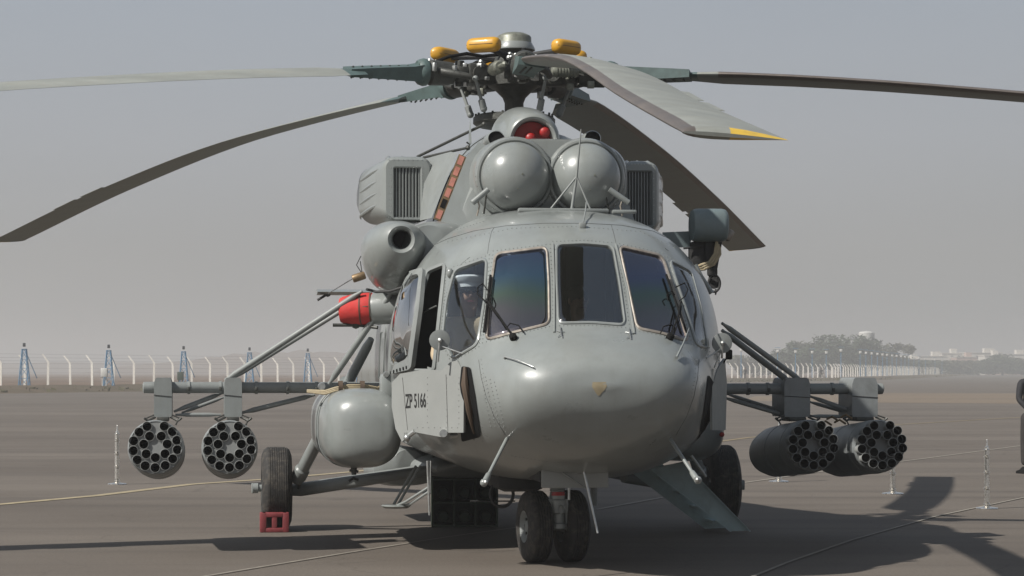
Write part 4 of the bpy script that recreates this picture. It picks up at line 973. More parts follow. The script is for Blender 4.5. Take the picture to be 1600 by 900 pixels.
# swashplate
sw = tolocal(HB) + Vector((0, 0, -.42))
mb = MB().lathe([(-.03, .10), (-.05, .36), (-.03, .39), (.02, .39), (.04, .37), (.05, .12)], sw, (0.02, .03, 1), 36); swo = ob('swashplate', mb, 'hub', H, 30)
me = MB().box((0, 0, 0), (.02, .02, .03), bev=.003).mesh('plate_bolt', 30)
for j in range(22):
    a_ = 2 * PI * j / 22; o = link('plate_bolt', me, 'hub', swo); o.location = sw + Vector((.365 * math.cos(a_), .365 * math.sin(a_), .05))
ob('gearbox_neck', MB().lathe([(0, .42), (.1, .36), (.2, .22), (.3, .14)], sw + Vector((0, 0, -.32)), (0, 0, 1), 32), 'hub', H, 40)
for (x0, y0, x1, y1) in ((733, 128, 740, 178),):
    pass
AZ = [6, 78, 150, 222, 294]
for i, A0 in enumerate(AZ):
    arm = MB(); T = lambda r, z, o=0: az(A0, r, z, o)
    arm.tube(T(.18, 0), T(.42, 0), .10, .085, 16); arm.box(T(.40, 0), (.20, .20, .20), Matrix.Rotation(R(A0) - YAW, 3, 'Z'), .03); arm.tube(T(.40, 0, -.13), T(.40, 0, .13), .07, .07, 14)
    arm.box(T(.54, -.01), (.16, .14, .15), Matrix.Rotation(R(A0) - YAW, 3, 'Z'), .025); arm.tube(T(.56, .12), T(.56, -.12), .045, .045, 12)
    axd = T(1, 0) - T(0, 0)
    arm.lathe([(.0, .07), (.02, .105), (.10, .115), (.24, .12), (.26, .10), (.28, .10)], T(.62, -.005), axd, 24, True, True)
    ha_ = ob('hub_arm', arm, 'hub', hubo, 30)
    # tangle of lugs, pipes and bolts
    mb = MB(); rr = random.Random(i)
    for q in range(14):
        p = T(.25 + rr.random() * .65, (rr.random() - .6) * .22, (rr.random() - .5) * .3); mb.box(p, (.03 + rr.random() * .04, .03 + rr.random() * .03, .03 + rr.random() * .05), Matrix.Rotation(rr.random() * 3, 3, 'Z'), .006)
    for q in range(8):
        p = T(.3 + rr.random() * .55, .08 + rr.random() * .07, (rr.random() - .5) * .2); mb.ball(p, .018 + rr.random() * .012, 8)
    ob('hub_fitting', mb, 'hub_light' if i % 2 else 'steel', ha_, kind='stuff')
    # damper with cooling ribs
    dl = []; L0 = .30
    for q in range(7): dl += [(.03 + q * .028, .062), (.045 + q * .028, .062), (.046 + q * .028, .052), (.057 + q * .028, .052)]
    d0, d1 = T(.66, .01, -.20), T(.30, .01, -.27)
    mb = MB().lathe([(0, .045)] + dl + [(.24, .05), (.26, .03)], d0, d1 - d0, 18, True, True); mb.tube(d0 + (d0 - d1).normalized() * .13, d0, .022); mb.ball(d0 + (d0 - d1).normalized() * .14, .03, 8)
    ob('lag_damper', mb, 'hub_light', ha_, 30)
    # hose arcing out to the housing
    ob('hydraulic_hose', MB().path([T(.15, .20, .05), T(.35, .17, .05), T(.5, .19, .03), T(.68, .15, .02), T(.80, .10, .0)], .016, 8), 'black', ha_)
    # horn and pitch link
    mb = MB().path([T(.80, .0, .10), T(.72, -.03, .22), T(.56, -.06, .27)], [.04, .035, .03], 10); ob('pitch_horn', mb, 'hub', ha_)
    l0 = T(.50, -.07, .24); l1 = T(.40, -.34, .20)
    mb = MB().tube(l0, l1, .016); dd = (l1 - l0); mb.lathe([(0, .02), (.01, .032), (.08, .032), (.09, .02)], l0 + dd * .68, dd, 12, True, True); mb.ball(l1, .035, 10); mb.ball(l0, .03, 10)
    ob('pitch_link', mb, 'paint_flat', ha_)
    # grip ring
    mb = MB().lathe([(.0, .09), (.0, .125), (.03, .13), (.07, .118), (.09, .10)], T(.90, -.005), axd, 26, True, True)
    for q in range(8):
        a_ = q * PI / 4; mb.ball(T(.985, .09 * math.sin(a_), .09 * math.cos(a_)), .014, 6)
    ob('grip_ring', mb, 'grip' if i else 'hub', ha_, 30)
# vibration absorber with yellow weights
mb = MB()
for i in range(5):
    a_ = R(47 + 72 * i); D = Vector((math.sin(a_), -math.cos(a_), 0))
    p0 = tolocal(HB + D * .12 + Vector((0, 0, .17))); p1 = tolocal(HB + D * .60 + Vector((0, 0, .195))); mb.path([p0, (p0 + p1) / 2 + Vector((0, 0, .01)), p1], [.04, .024, .028], 8)
ab = ob('vibration_absorber', mb, 'dark', H, 30)
for i in range(5):
    a_ = R(47 + 72 * i); D = Vector((math.sin(a_), -math.cos(a_), 0)); q = Vector((math.cos(a_), math.sin(a_), 0))
    if i == 3: q = (q + D * .5).normalized()
    c = HB + D * .66 + Vector((0, 0, .218)); rings = []
    for t, f in ((-.165, .25), (-.158, .62), (-.14, .86), (-.11, .98), (-.05, 1), (.05, 1), (.11, .98), (.14, .86), (.158, .62), (.165, .25)):
        rings.append([tolocal(c + q * t + D * (math.cos(b_) * .072 * f) + Vector((0, 0, 1)) * (math.copysign(abs(math.sin(b_)) ** .75, math.sin(b_)) * .070 * f)) for b_ in [j * 2 * PI / 22 for j in range(22)]])
    wo = ob('yellow_weight', MB().rings(rings), 'yellow', ab, 50)
    ring = [tolocal(c + q * (t) + D * (s_ * .0735 * f)) for s_ in (1, -1) for t, f in (((-.158, .62), (-.11, .98), (.11, .98), (.158, .62)) if s_ > 0 else ((.158, .62), (.11, .98), (-.11, .98), (-.158, .62)))]
    ob('weight_seam', MB().path(ring, .0025, 5, True), 'strap', wo)
    if i in (3,): ob('weight_collar', MB().ball(tolocal(c - D * .0 + q * -.17), .055, 12, (.5, 1, 1)), 'hub', wo)

def blade(az0, hinge, azt, zs, pitch, Rr=10.65, label=None):
    """az0 nominal azimuth, azt azimuth of the tip as seen from the mast, zs: (r, height) table"""
    hp = HB + Vector((math.sin(R(az0)), -math.cos(R(az0)), 0)) * hinge
    tp = HB + Vector((math.sin(R(azt)), -math.cos(R(azt)), 0)) * Rr
    D = (tp - hp); D.z = 0; Lh = D.length; D.normalize(); LE = Vector((-D.y * -1, D.x * -1, 0))   # leading side
    LE = Vector((D.y, -D.x, 0))
    rt = [z[0] for z in zs]; zt = [z[1] for z in zs]
    def ctr(s):      # s distance from hinge
        r = hinge + s * (Rr - hinge) / Lh; p = hp + D * s; p.z = pchip(rt, zt, r); return p
    prof = []        # airfoil: x from nose 0 to tail 1
    xs = [0, .004, .02, .06, .12, .2, .3, .45, .6, .8, 1.0]
    th = lambda x: 5 * .12 * (.2969 * math.sqrt(x) - .126 * x - .3516 * x * x + .2843 * x ** 3 - .1015 * x ** 4)
    up = [(x, th(x) + .012 * math.sin(PI * x)) for x in xs]; lo = [(x, -th(x) + .006 * math.sin(PI * x)) for x in xs[1:-1]][::-1]
    loop = up + [(1.0, -.003)] + lo; nseg = len(loop)
    def ring(s, ch, tw, thick=1.0, xo=.25):
        c = ctr(s); ca, sa = math.cos(R(tw)), math.sin(R(tw)); dz = (ctr(s + .05) - ctr(s - .05)); T3 = dz.normalized(); N3 = LE.cross(T3); N3 = N3 if N3.z > 0 else -N3
        return [tolocal(c + LE * ((xo - x) * ch * ca - y * ch * thick * sa) + N3 * ((xo - x) * ch * sa + y * ch * thick * ca)) for x, y in loop]
    r2s = lambda r: (r - hinge) * Lh / (Rr - hinge)
    rs = [1.55, 1.75, 1.95] + [2.2 + i * .42 for i in range(21)] + [Rr - .06, Rr - .02, Rr]
    rings = []
    for r in rs:
        ch = .52 if r > 2.0 else (.28 + .24 * min(1, max(0, (r - 1.55) / .45)))
        thick = 1.0 if r > 2 else 1.15
        if r > Rr - .05: thick *= .75 if r < Rr else .3
        tw = pitch - (r - 2) / (Rr - 2) * 5
        rings.append(ring(r2s(r), ch, tw, thick))
    mb = MB().rings(rings)
    b_ = ob('rotor_blade', mb, None, H, 35, label=label)
    me = b_.data; me.materials.append(MAT['blade']); me.materials.append(MAT['blade_edge']); me.materials.append(MAT['tip_yellow']); me.materials.append(MAT['grip'])
    for p in me.polygons:
        c = Vector(p.center); wpt = toworld(c); s = (wpt - hp).dot(D); chordx = .25 - (wpt - ctr(s)).dot(LE) / .52
        if len(p.vertices) > 4: p.material_index = 0; continue
        if chordx < .13 and s > 1.3: p.material_index = 1
        if s > Lh - .075 and chordx > .42: p.material_index = 2
        if s < r2s(1.66): p.material_index = 3
    # cuff with fingers between grip and blade
    rg = []
    for r, ch, tk in ((.96, .20, .085), (1.05, .20, .068), (1.25, .20, .058), (1.5, .22, .046), (1.68, .24, .036)):
        s = r2s(r); c = ctr(s); ca, sa = math.cos(R(pitch)), math.sin(R(pitch)); N3 = Vector((0, 0, 1)); q = []
        for (x, y) in ((-.5, -1), (.5, -1), (.5, 1), (-.5, 1)): q.append(tolocal(c + LE * (x * ch * ca - y * tk * sa) + N3 * (x * ch * sa + y * tk * ca)))
        rg.append(q)
    cu = ob('blade_cuff', MB().rings(rg), 'grip', b_, 30)
    mb = MB()
    for q in range(7):
        for s_ in (-1, 1): c = ctr(r2s(1.08 + q * .09)); mb.ball(tolocal(c + Vector((0, 0, s_ * (.064 - q * .003)))), .012, 6); mb.ball(tolocal(c + LE * .05 + Vector((0, 0, s_ * (.064 - q * .003)))), .011, 6)
    ob('cuff_bolt', mb, 'hub', cu, kind='stuff')
    # trim tabs
    for k in range(2):
        s0 = r2s(Rr - 3.2 + k * .7); s1 = s0 + .55; q = []
        tw = pitch - 3.5
        def pt(s, x, y): c = ctr(s); return tolocal(c + LE * ((.25 - x) * .52 * math.cos(R(tw))) + Vector((0, 0, (.25 - x) * .52 * math.sin(R(tw)) + y)))
        ob('trim_tab', MB().add([pt(s0, .99, .001), pt(s1, .99, .001), pt(s1, 1.08, .001), pt(s0, 1.08, .001), pt(s0, .99, -.004), pt(s1, .99, -.004), pt(s1, 1.08, -.003), pt(s0, 1.08, -.003)], [(0, 1, 2, 3), (7, 6, 5, 4), (0, 4, 5, 1), (2, 6, 7, 3), (1, 5, 6, 2), (0, 3, 7, 4)]), 'blade', b_, 0)
    return b_
blade(294, .6, 294, [(.5, 4.34), (1.67, 4.30), (4.48, 4.05), (7.5, 3.60), (10.65, 2.95)], 13)
blade(6, .6, 5.05, [(.5, 4.34), (1.5, 4.27), (3.0, 4.10), (5.0, 3.82), (6.5, 3.54), (8, 3.22), (10.65, 2.70)], 9)
blade(78, .6, 79, [(.5, 4.34), (1.67, 4.31), (4.76, 4.05), (7.5, 3.62), (10.65, 2.95)], 4)
blade(150, .75, 161.5, [(.5, 4.34), (2.0, 4.28), (4.74, 4.06), (7.5, 3.73), (10.65, 3.27)], 12)
blade(222, .7, 217.9, [(.5, 4.34), (2.07, 4.28), (4.47, 4.15), (7.5, 3.79), (10.65, 3.27)], 11)

# ================================================================ things round the helicopter
def gp(px, py, z=0.0):
    d = FPX * (CH - z) / (py - HOR); return Vector(((px - 800) / FPX * d, d, z))
# red wheel chock
c = gp(432, 829); ch = MB()
c.y -= .20
wd = .27
ch.box((-wd * .40, 0, .095), (.062, .16, .19), bev=.008); ch.box((wd * .40, 0, .095), (.062, .16, .19), bev=.008); ch.box((0, 0, .095), (.05, .15, .18), bev=.006)
for zz in (.022, .168): ch.box((0, 0, zz), (wd * .9, .158, .044), bev=.008)
pass
o = ob('wheel_chock', ch, 'chock'); o.location = (c.x, c.y, 0); o.rotation_euler = (0, 0, YAW)
o['label'] = 'red box chock with two openings in front of the left main wheel'; o['category'] = 'chock'
# second chock barely seen behind the far wheel
# green compartment rack under the belly
a, b = gp(676, 824), gp(777, 824); wdt = b.x - a.x; hgt = .72
rk = thing('green_rack', 'dark green nine-compartment rack standing under the belly behind the nose wheels', 'rack', loc=((a.x + b.x) / 2, a.y, 0), rz=R(3))
dp = .45; mb = MB()
for i in range(4): ob('divider', MB().box((-wdt / 2 + wdt * i / 3, dp / 2, hgt / 2), (.02, dp, hgt), bev=.003), 'green', rk)
for i in range(4): ob('shelf', MB().box((0, dp / 2 - .003, .012 + (hgt - .024) * i / 3), (wdt - .02, dp - .01, .02), bev=.003), 'green', rk)
ob('back_panel', MB().box((0, dp, hgt / 2), (wdt, .02, hgt)), 'green', rk)
for i in range(3):
    for j in range(3):
        ob('container', MB().lathe([(0, .001), (0, .03), (.01, .05), (.06, .062), (.3, .062)], (-wdt / 2 + wdt * (i + .5) / 3, .08, .10 + (hgt - .024) * j / 3), (0, 1, 0), 16), 'tip_yellow' if (i == 0 and j == 2) else 'green', rk)
# boarding step board leaning on the right flank
t0, t1 = P(1035, 735, .3), P(1055, 733, .5)
q = [P(1014, 733, 3.1), P(1068, 722, 3.1), P(1172, 829, 3.25), P(1140, 830, 3.25)]
nn = (q[1] - q[0]).cross(q[2] - q[0]).normalized(); nn = nn if nn.dot(CAML - q[0]) > 0 else -nn
bs = thing('boarding_step', 'blue-grey boarding plank leaning from the belly down to the apron by the right main wheel', 'boarding ramp')
bs.matrix_world = heli.matrix_basis
ob('plank', MB().prism(q, -nn * .02), 'ladder', bs)
for (a, b) in ((0, 3), (1, 2)):
    ob('side_rail', MB().prism([q[a], q[b], q[b] + nn * .03, q[a] + nn * .035], (q[1] - q[0]).normalized() * (.012 if a == 0 else -.012)), 'ladder', bs)
ob('rear_plank', MB().prism([p + Vector((-.16, .38, 0)) for p in q], (0, .02, 0)), 'ladder', bs)
for t_ in (.2, .42, .64, .86): ob('step_tread', MB().box(lerp3(lerp3(q[0], q[1], .5), lerp3(q[3], q[2], .5), t_) + Vector((-.08, .2, 0)), (.16, .36, .02)), 'ladder', bs)
ob('hinge_rod', MB().tube(P(1080, 712, 0), P(1103, 745, 0), .012), 'paint', bs)

# ---------------------------------------------------------------- rope stanchions
def stanchion(px, py, top, label, first=[None]):
    g = gp(px, py); k = FPX / g.y
    if first[0] is None:
        t = thing('stanchion', label, 'stanchion', 'chrome barrier posts round the helicopter')
        pr = [(0, .155), (.008, .16), (.018, .15), (.03, .06), (.045, .035)]
        z = .05
        while z < .80:
            if int(z * 100) % 22 < 9: pr += [(z, .026), (z + .012, .050), (z + .024, .050), (z + .036, .026)]; z += .045
            else: pr += [(z, .042), (z + .085, .042)]; z += .09
        pr += [(.84, .035), (.85, .05), (.86, .03), (.89, .028), (.90, .014), (.99, .007), (1.0, .001)]
        ob('base_plate', MB().lathe(pr[:4], (0, 0, 0), (0, 0, 1), 28, True), 'chrome', t, 35)
        ob('turned_post', MB().lathe(pr[3:], (0, 0, 0), (0, 0, 1), 20), 'chrome', t, 25)
        first[0] = t
    else: t = copy_tree(first[0])
    t.location = (g.x, g.y, 0); s = (py - top) / k / 1.0; t.scale = (s, s, s); t['label'] = label
    return t
stanchion(183, 757, 664, 'turned chrome barrier post standing alone left of the left rocket pods')
stanchion(1542, 795, 686, 'turned chrome barrier post standing alone near the right edge of the apron')
stanchion(1395, 772, 664, 'chrome barrier post half hidden behind the outermost right rocket pod')
stanchion(1217, 753, 655, 'chrome barrier post with only its foot showing below the inner right rocket pod')

# ---------------------------------------------------------------- people
def skin_body(name, verts, edges, rad, m, parent=None, sub=2, root=0):
    me = bpy.data.meshes.new(name); me.from_pydata(verts, edges, []); me.materials.append(MAT[m])
    o = bpy.data.objects.new(name, me); COL.objects.link(o)
    md = o.modifiers.new('skin', 'SKIN')
    for i, r in enumerate(rad):
        me.skin_vertices[0].data[i].radius = (r, r) if not isinstance(r, tuple) else r
    me.skin_vertices[0].data[root].use_root = True
    s = o.modifiers.new('sub', 'SUBSURF'); s.levels = sub; s.render_levels = sub
    me.polygons.foreach_set('use_smooth', [True] * len(me.polygons)); md.use_smooth_shade = True
    # freeze
    bpy.context.view_layer.update()
    dg = bpy.context.evaluated_depsgraph_get(); m2 = bpy.data.meshes.new_from_object(o.evaluated_get(dg))
    o.modifiers.clear(); o.data = m2; m2.name = name
    m2.polygons.foreach_set('use_smooth', [True] * len(m2.polygons))
    if not m2.materials: m2.materials.append(MAT[m])
    if parent: o.parent = parent
    return o
def hand(parent, w, d, up, size=.09, m='skin'):
    """palm with five fingers; w wrist point, d pointing direction, up back-of-hand side"""
    d = Vector(d).normalized(); up = Vector(up).normalized(); sd2 = d.cross(up).normalized(); V = [Vector(w), Vector(w) + d * size * .5, Vector(w) + d * size]; E = [(0, 1), (1, 2)]; Rr = [(.022, .022), (.036, .018), (.038, .016)]
    for j in range(4):
        ln = (.075, .085, .08, .062)[j]; b0 = Vector(w) + d * size + sd2 * (-.030 + .020 * j); i0 = len(V)
        V += [b0, b0 + d * ln * .5 - up * .01, b0 + d * ln * .85 - up * .035]; E += [(2, i0), (i0, i0 + 1), (i0 + 1, i0 + 2)]; Rr += [(.009, .009), (.0085, .0085), (.0075, .0075)]
    i0 = len(V); b0 = Vector(w) + d * size * .35 - sd2 * .035; V += [b0, b0 + d * .035 - sd2 * .02 - up * .01, b0 + d * .07 - sd2 * .02 - up * .02]; E += [(1, i0), (i0, i0 + 1), (i0 + 1, i0 + 2)]; Rr += [(.012, .012), (.010, .010), (.009, .009)]
    return skin_body('hand', V, E, Rr, m, parent, 1)
def person(name, label, loc, rz, pose, top, legs, capmat=None, height=1.75, scale=1.0):
    t = thing(name, label, 'person', loc=loc, rz=rz)
    s = height / 1.75; t.scale = (s, s, s)
    hip = Vector((0, 0, .95 if pose != 'sit' else 0.10)); B = hip.z
    nk = hip + Vector((0, 0, .52)); hd = nk + Vector((0, -.02, .17))
    # skin: head and neck, one mesh
    V = [nk + Vector((0, 0, -.04)), nk + Vector((0, -.005, .04)), nk + Vector((0, -.012, .10)), nk + Vector((0, -.02, .16)), nk + Vector((0, -.015, .23)), nk + Vector((0, -.055, .085))]
    h_ = skin_body('head', V, [(0, 1), (1, 2), (2, 3), (3, 4), (2, 5)], [(.058, .058), (.055, .055), (.068, .078), (.078, .095), (.066, .080), (.035, .028)], 'skin', t)
    f = MB().path([hd + Vector((0, -.095, .03)), hd + Vector((0, -.115, -.01)), hd + Vector((0, -.10, -.02))], [.008, .014, .012], 8)
    ob('nose', f, 'skin', h_)
    for sx2 in (-1, 1):
        ob('ear', MB().ball(hd + Vector((sx2 * .082, 0, .0)), .026, 8, (.4, .7, 1.2)), 'skin', h_); ob('eye', MB().ball(hd + Vector((sx2 * .03, -.082, .02)), .011, 8), 'black', h_)
    ob('mouth', MB().box(hd + Vector((0, -.088, -.055)), (.045, .01, .008)), 'chock', h_)
    ob('hair', MB().ball(hd + Vector((0, .018, .045)), .098, 14, (.92, 1, .95)), 'black', h_)
    if capmat:
        ob('peaked_cap', MB().lathe([(0, .092), (.03, .098), (.045, .12), (.075, .135), (.09, .12), (.10, .001)], hd + Vector((0, 0, .05)), (0, .1, 1), 26), capmat, t)
        ob('cap_peak', MB().prism([hd + Vector((.085 * math.cos(a), -.06 - .085 * math.sin(a), .05 - .02 * math.sin(a))) for a in [j * PI / 8 for j in range(9)]], (0, 0, -.008)), 'black', t)
    # clothing: shirt with arms
    sh = [(s2 * .19, 0, nk.z - .06) for s2 in (-1, 1)]
    if pose == 'back':      # hands clasped behind
        arms = [[(-.26, .05, nk.z - .33), (-.16, .20, nk.z - .50), (-.06, .22, nk.z - .52)], [(.26, .05, nk.z - .33), (.16, .20, nk.z - .50), (.06, .22, nk.z - .52)]]
    elif pose == 'sit': arms = [[(-.27, -.05, nk.z - .32), (-.20, -.28, nk.z - .38), (-.16, -.36, nk.z - .36)], [(.27, -.05, nk.z - .32), (.20, -.28, nk.z - .38), (.16, -.36, nk.z - .36)]]
    else: arms = [[(-.25, 0, nk.z - .34), (-.24, -.08, nk.z - .58), (-.24, -.1, nk.z - .62)], [(.25, 0, nk.z - .34), (.24, -.08, nk.z - .58), (.24, -.1, nk.z - .62)]]
    V = [hip, hip + Vector((0, 0, .16)), hip + Vector((0, 0, .34)), nk + Vector((0, 0, -.07)), nk]
    E = [(0, 1), (1, 2), (2, 3), (3, 4)]; Rd = [(.165, .115), (.15, .105), (.175, .12), (.13, .09), (.062, .062)]
    for k2 in (0, 1):
        i0 = len(V); V += [Vector(sh[k2])] + [Vector(a) for a in arms[k2]]; E += [(3, i0), (i0, i0 + 1), (i0 + 1, i0 + 2), (i0 + 2, i0 + 3)]; Rd += [(.068, .068), (.052, .052), (.042, .042), (.036, .036)]
    skin_body('shirt', V, E, Rd, top, t)
    for k2 in (0, 1):
        a = Vector(arms[k2][2]); d = a - Vector(arms[k2][1]); hand(t, a, d, (0, 0, 1) if pose == 'sit' else (0, 1, 0))
    if legs and pose != 'sit':
        V = [hip + Vector((0, 0, .02)), hip + Vector((0, 0, -.06))]; E = [(0, 1)]; Rd = [(.165, .115), (.16, .115)]
        for s2 in (-1, 1):
            i0 = len(V); V += [Vector((s2 * .10, 0, .80)), Vector((s2 * .12, -.01, .50)), Vector((s2 * .13, .01, .12))]; E += [(1, i0), (i0, i0 + 1), (i0 + 1, i0 + 2)]; Rd += [(.095, .095), (.07, .07), (.058, .062)]
        skin_body('trousers', V, E, Rd, legs, t)
        for s2 in (-1, 1):
            ob('shoe', MB().rings([[Vector((s2 * .13 + x * w_, y, z)) for x, z in ((-1, 0), (1, 0), (1, h2 * .7), (.5, h2), (-.5, h2), (-1, h2 * .7))] for y, w_, h2 in ((.09, .035, .06), (.06, .045, .11), (-.02, .045, .11), (-.10, .05, .06), (-.17, .045, .045), (-.20, .025, .03))]), 'black', t)
    return t
g = gp(1612, 740)
person('person', 'person in dark jacket and trousers standing with hands behind back at the right edge', (g.x, g.y, 0), R(200), 'back', 'jacket', 'trouser', None, 1.72)
hp_ = P(733, 458, -.42); sp_ = toworld(hp_)
person('person', 'person in khaki uniform and white peaked cap looking out through the left side window', (sp_.x, sp_.y, hp_.z - .80), YAW, 'sit', 'khaki', None, 'cap_white', 1.75)
hp_ = P(902, 470, .1); sp_ = toworld(hp_)
person('person', 'person in dark clothes sitting dimly behind the centre windscreen pane', (sp_.x, sp_.y, hp_.z - .78), YAW + .3, 'sit', 'jacket', None, None, 1.72)

# ================================================================ ground
def sheet(name, poly, z, m, label=None):
    me = bpy.data.meshes.new(name); me.from_pydata([(p[0], p[1], z) for p in poly], [], [tuple(range(len(poly)))])
    o = link(name, me, m); o['kind'] = 'structure'
    if label: o['label'] = label
    return o
def ground_mat(name, base, alt, sc, bands=None, bump=.2):
    m = bpy.data.materials.new(name); m.use_nodes = True; n = m.node_tree.nodes; l = m.node_tree.links; b = n['Principled BSDF']
    tc = n.new('ShaderNodeTexCoord'); mp = n.new('ShaderNodeMapping'); l.new(tc.outputs['Object'], mp.inputs[0])
    mp.inputs['Scale'].default_value = (1, 1, 1)
    n1 = n.new('ShaderNodeTexNoise'); n1.inputs['Scale'].default_value = sc; n1.inputs['Detail'].default_value = 10; n1.inputs['Roughness'].default_value = .65
    mp2 = n.new('ShaderNodeMapping'); mp2.inputs['Scale'].default_value = (.35, 1.0, 1); l.new(tc.outputs['Object'], mp2.inputs[0])
    l.new(mp2.outputs[0], n1.inputs[0])
    n2 = n.new('ShaderNodeTexNoise'); n2.inputs['Scale'].default_value = 38; n2.inputs['Detail'].default_value = 6; n2.inputs['Roughness'].default_value = .8; l.new(mp.outputs[0], n2.inputs[0])
    r1 = n.new('ShaderNodeMapRange'); r1.inputs[1].default_value = .35; r1.inputs[2].default_value = .68; l.new(n1.outputs[0], r1.inputs[0])
    mx = n.new('ShaderNodeMix'); mx.data_type = 'RGBA'; mx.inputs[6].default_value = (*base, 1); mx.inputs[7].default_value = (*alt, 1); l.new(r1.outputs[0], mx.inputs[0])
    out = mx.outputs[2]
    r2 = n.new('ShaderNodeMapRange'); r2.inputs[1].default_value = .3; r2.inputs[2].default_value = .7; r2.inputs[3].default_value = .66; r2.inputs[4].default_value = 1.36; l.new(n2.outputs[0], r2.inputs[0])
    vm = n.new('ShaderNodeVectorMath'); vm.operation = 'SCALE'; l.new(out, vm.inputs[0]); l.new(r2.outputs[0], vm.inputs['Scale']); out = vm.outputs[0]
    if bands:
        # oil spots and long faint tyre sweeps
        n3 = n.new('ShaderNodeTexNoise'); n3.inputs['Scale'].default_value = .9; n3.inputs['Detail'].default_value = 4; mp3 = n.new('ShaderNodeMapping'); mp3.inputs['Scale'].default_value = (.06, 1.3, 1); mp3.inputs['Rotation'].default_value = (0, 0, .12)
        l.new(tc.outputs['Object'], mp3.inputs[0]); l.new(mp3.outputs[0], n3.inputs[0])
        r3 = n.new('ShaderNodeMapRange'); r3.inputs[1].default_value = .5; r3.inputs[2].default_value = .72; r3.inputs[3].default_value = 0; r3.inputs[4].default_value = .8; l.new(n3.outputs[0], r3.inputs[0])
        m3 = n.new('ShaderNodeMix'); m3.data_type = 'RGBA'; m3.inputs[7].default_value = (*bands, 1); l.new(r3.outputs[0], m3.inputs[0]); l.new(out, m3.inputs[6]); out = m3.outputs[2]
        n6 = n.new('ShaderNodeTexNoise'); n6.inputs['Scale'].default_value = 1.1; n6.inputs['Detail'].default_value = 5; l.new(mp.outputs[0], n6.inputs[0])
        r6 = n.new('ShaderNodeMapRange'); r6.inputs[1].default_value = .66; r6.inputs[2].default_value = .74; r6.inputs[3].default_value = 0; r6.inputs[4].default_value = .35; l.new(n6.outputs[0], r6.inputs[0])
        m6 = n.new('ShaderNodeMix'); m6.data_type = 'RGBA'; m6.inputs[7].default_value = (base[0] * .5, base[1] * .5, base[2] * .5, 1); l.new(r6.outputs[0], m6.inputs[0]); l.new(out, m6.inputs[6]); out = m6.outputs[2]
        n4 = n.new('ShaderNodeTexVoronoi'); n4.inputs['Scale'].default_value = .45; n4.feature = 'DISTANCE_TO_EDGE'
        wn = n.new('ShaderNodeTexNoise'); wn.inputs['Scale'].default_value = 1.5; l.new(mp.outputs[0], wn.inputs[0]); va = n.new('ShaderNodeVectorMath'); va.operation = 'MULTIPLY_ADD'; va.inputs[1].default_value = (.5, .5, 0)
        l.new(wn.outputs[1], va.inputs[0]); l.new(mp.outputs[0], va.inputs[2]); l.new(va.outputs[0], n4.inputs[0])
        r4 = n.new('ShaderNodeMapRange'); r4.inputs[1].default_value = .0; r4.inputs[2].default_value = .008; r4.inputs[3].default_value = .30; r4.inputs[4].default_value = 0; l.new(n4.outputs['Distance'], r4.inputs[0])
        m4 = n.new('ShaderNodeMix'); m4.data_type = 'RGBA'; m4.inputs[7].default_value = (base[0] * .45, base[1] * .45, base[2] * .45, 1); l.new(r4.outputs[0], m4.inputs[0]); l.new(out, m4.inputs[6]); out = m4.outputs[2]
    l.new(out, b.inputs['Base Color']); b.inputs['Roughness'].default_value = .82; b.inputs['Specular IOR Level'].default_value = .3
    bp = n.new('ShaderNodeBump'); bp.inputs['Strength'].default_value = bump; bp.inputs['Distance'].default_value = .01; l.new(n2.outputs[0], bp.inputs['Height']); l.new(bp.outputs[0], b.inputs['Normal'])
    MAT[name] = m
ground_mat('asphalt', (.088, .074, .061), (.128, .110, .092), .22, (.072, .062, .053))
ground_mat('field', (.090, .052, .028), (.12, .075, .042), .03, None, .5)
ground_mat('dust', (.158, .122, .086), (.125, .10, .076), .09, None, .3)
ground_mat('verge_soil', (.06, .048, .026), (.10, .072, .045), .35, None, .6)
# fence line: A then B
FA, FB, FC = Vector((-52.0, 142.0, 0)), Vector((56.4, 404.0, 0)), Vector((225, 1120, 0))
dA = (FB - FA).normalized(); dB = (FC - FB).normalized()
FS = FA - dA * 60
sheet('ground', [(-2600, -150), (2600, -150), (2600, 3300), (-2600, 3300)], -.05, 'field')
nA = Vector((dA.y, -dA.x, 0)); nB = Vector((dB.y, -dB.x, 0))      # towards the apron
off = 9
e0 = FS + nA * off; e1 = FB + nA * off; e2 = FC + nB * off
sheet('apron', [(-900, -100), (900, -100), (900, 1120), (e2.x, e2.y), (e1.x, e1.y), (e0.x, e0.y), (-140, -30), (-900, -30)], 0, 'asphalt')
# strip of bare dust across the right
sheet('dust_strip', [(gp(1350, 629).x, gp(1350, 629).y), (gp(1750, 632).x, gp(1750, 632).y), (gp(1900, 616).x, gp(1900, 616).y), (gp(1395, 614).x, gp(1395, 614).y), (gp(1180, 619).x, gp(1180, 619).y), (gp(1160, 626).x, gp(1160, 626).y)], .004, 'dust')
# verge mound below the fence (real relief)
def verge(p0, p1, nn, name='verge_bank'):
    L = (p1 - p0).length; d = (p1 - p0).normalized(); n = int(L / 3); rg = []
    rr = random.Random(3)
    for i in range(n + 1):
        p = p0 + d * (L * i / n); h = .30 + .25 * rr.random()
        rg.append([p + nn * (off + rr.uniform(-.8, .8)) + Vector((0, 0, -.02)), p + nn * 6 + Vector((0, 0, h * .8)), p + nn * 3 + Vector((0, 0, h)), p + nn * .0 + Vector((0, 0, h * .9)), p - nn * 8 + Vector((0, 0, .05)), p - nn * 20 + Vector((0, 0, -.06))])
    o = ob(name, MB().rings(rg, False, False, closed=False), 'verge_soil', None, 60, kind='structure'); return o
verge(FS, FB, nA); verge(FB, FC, nB)
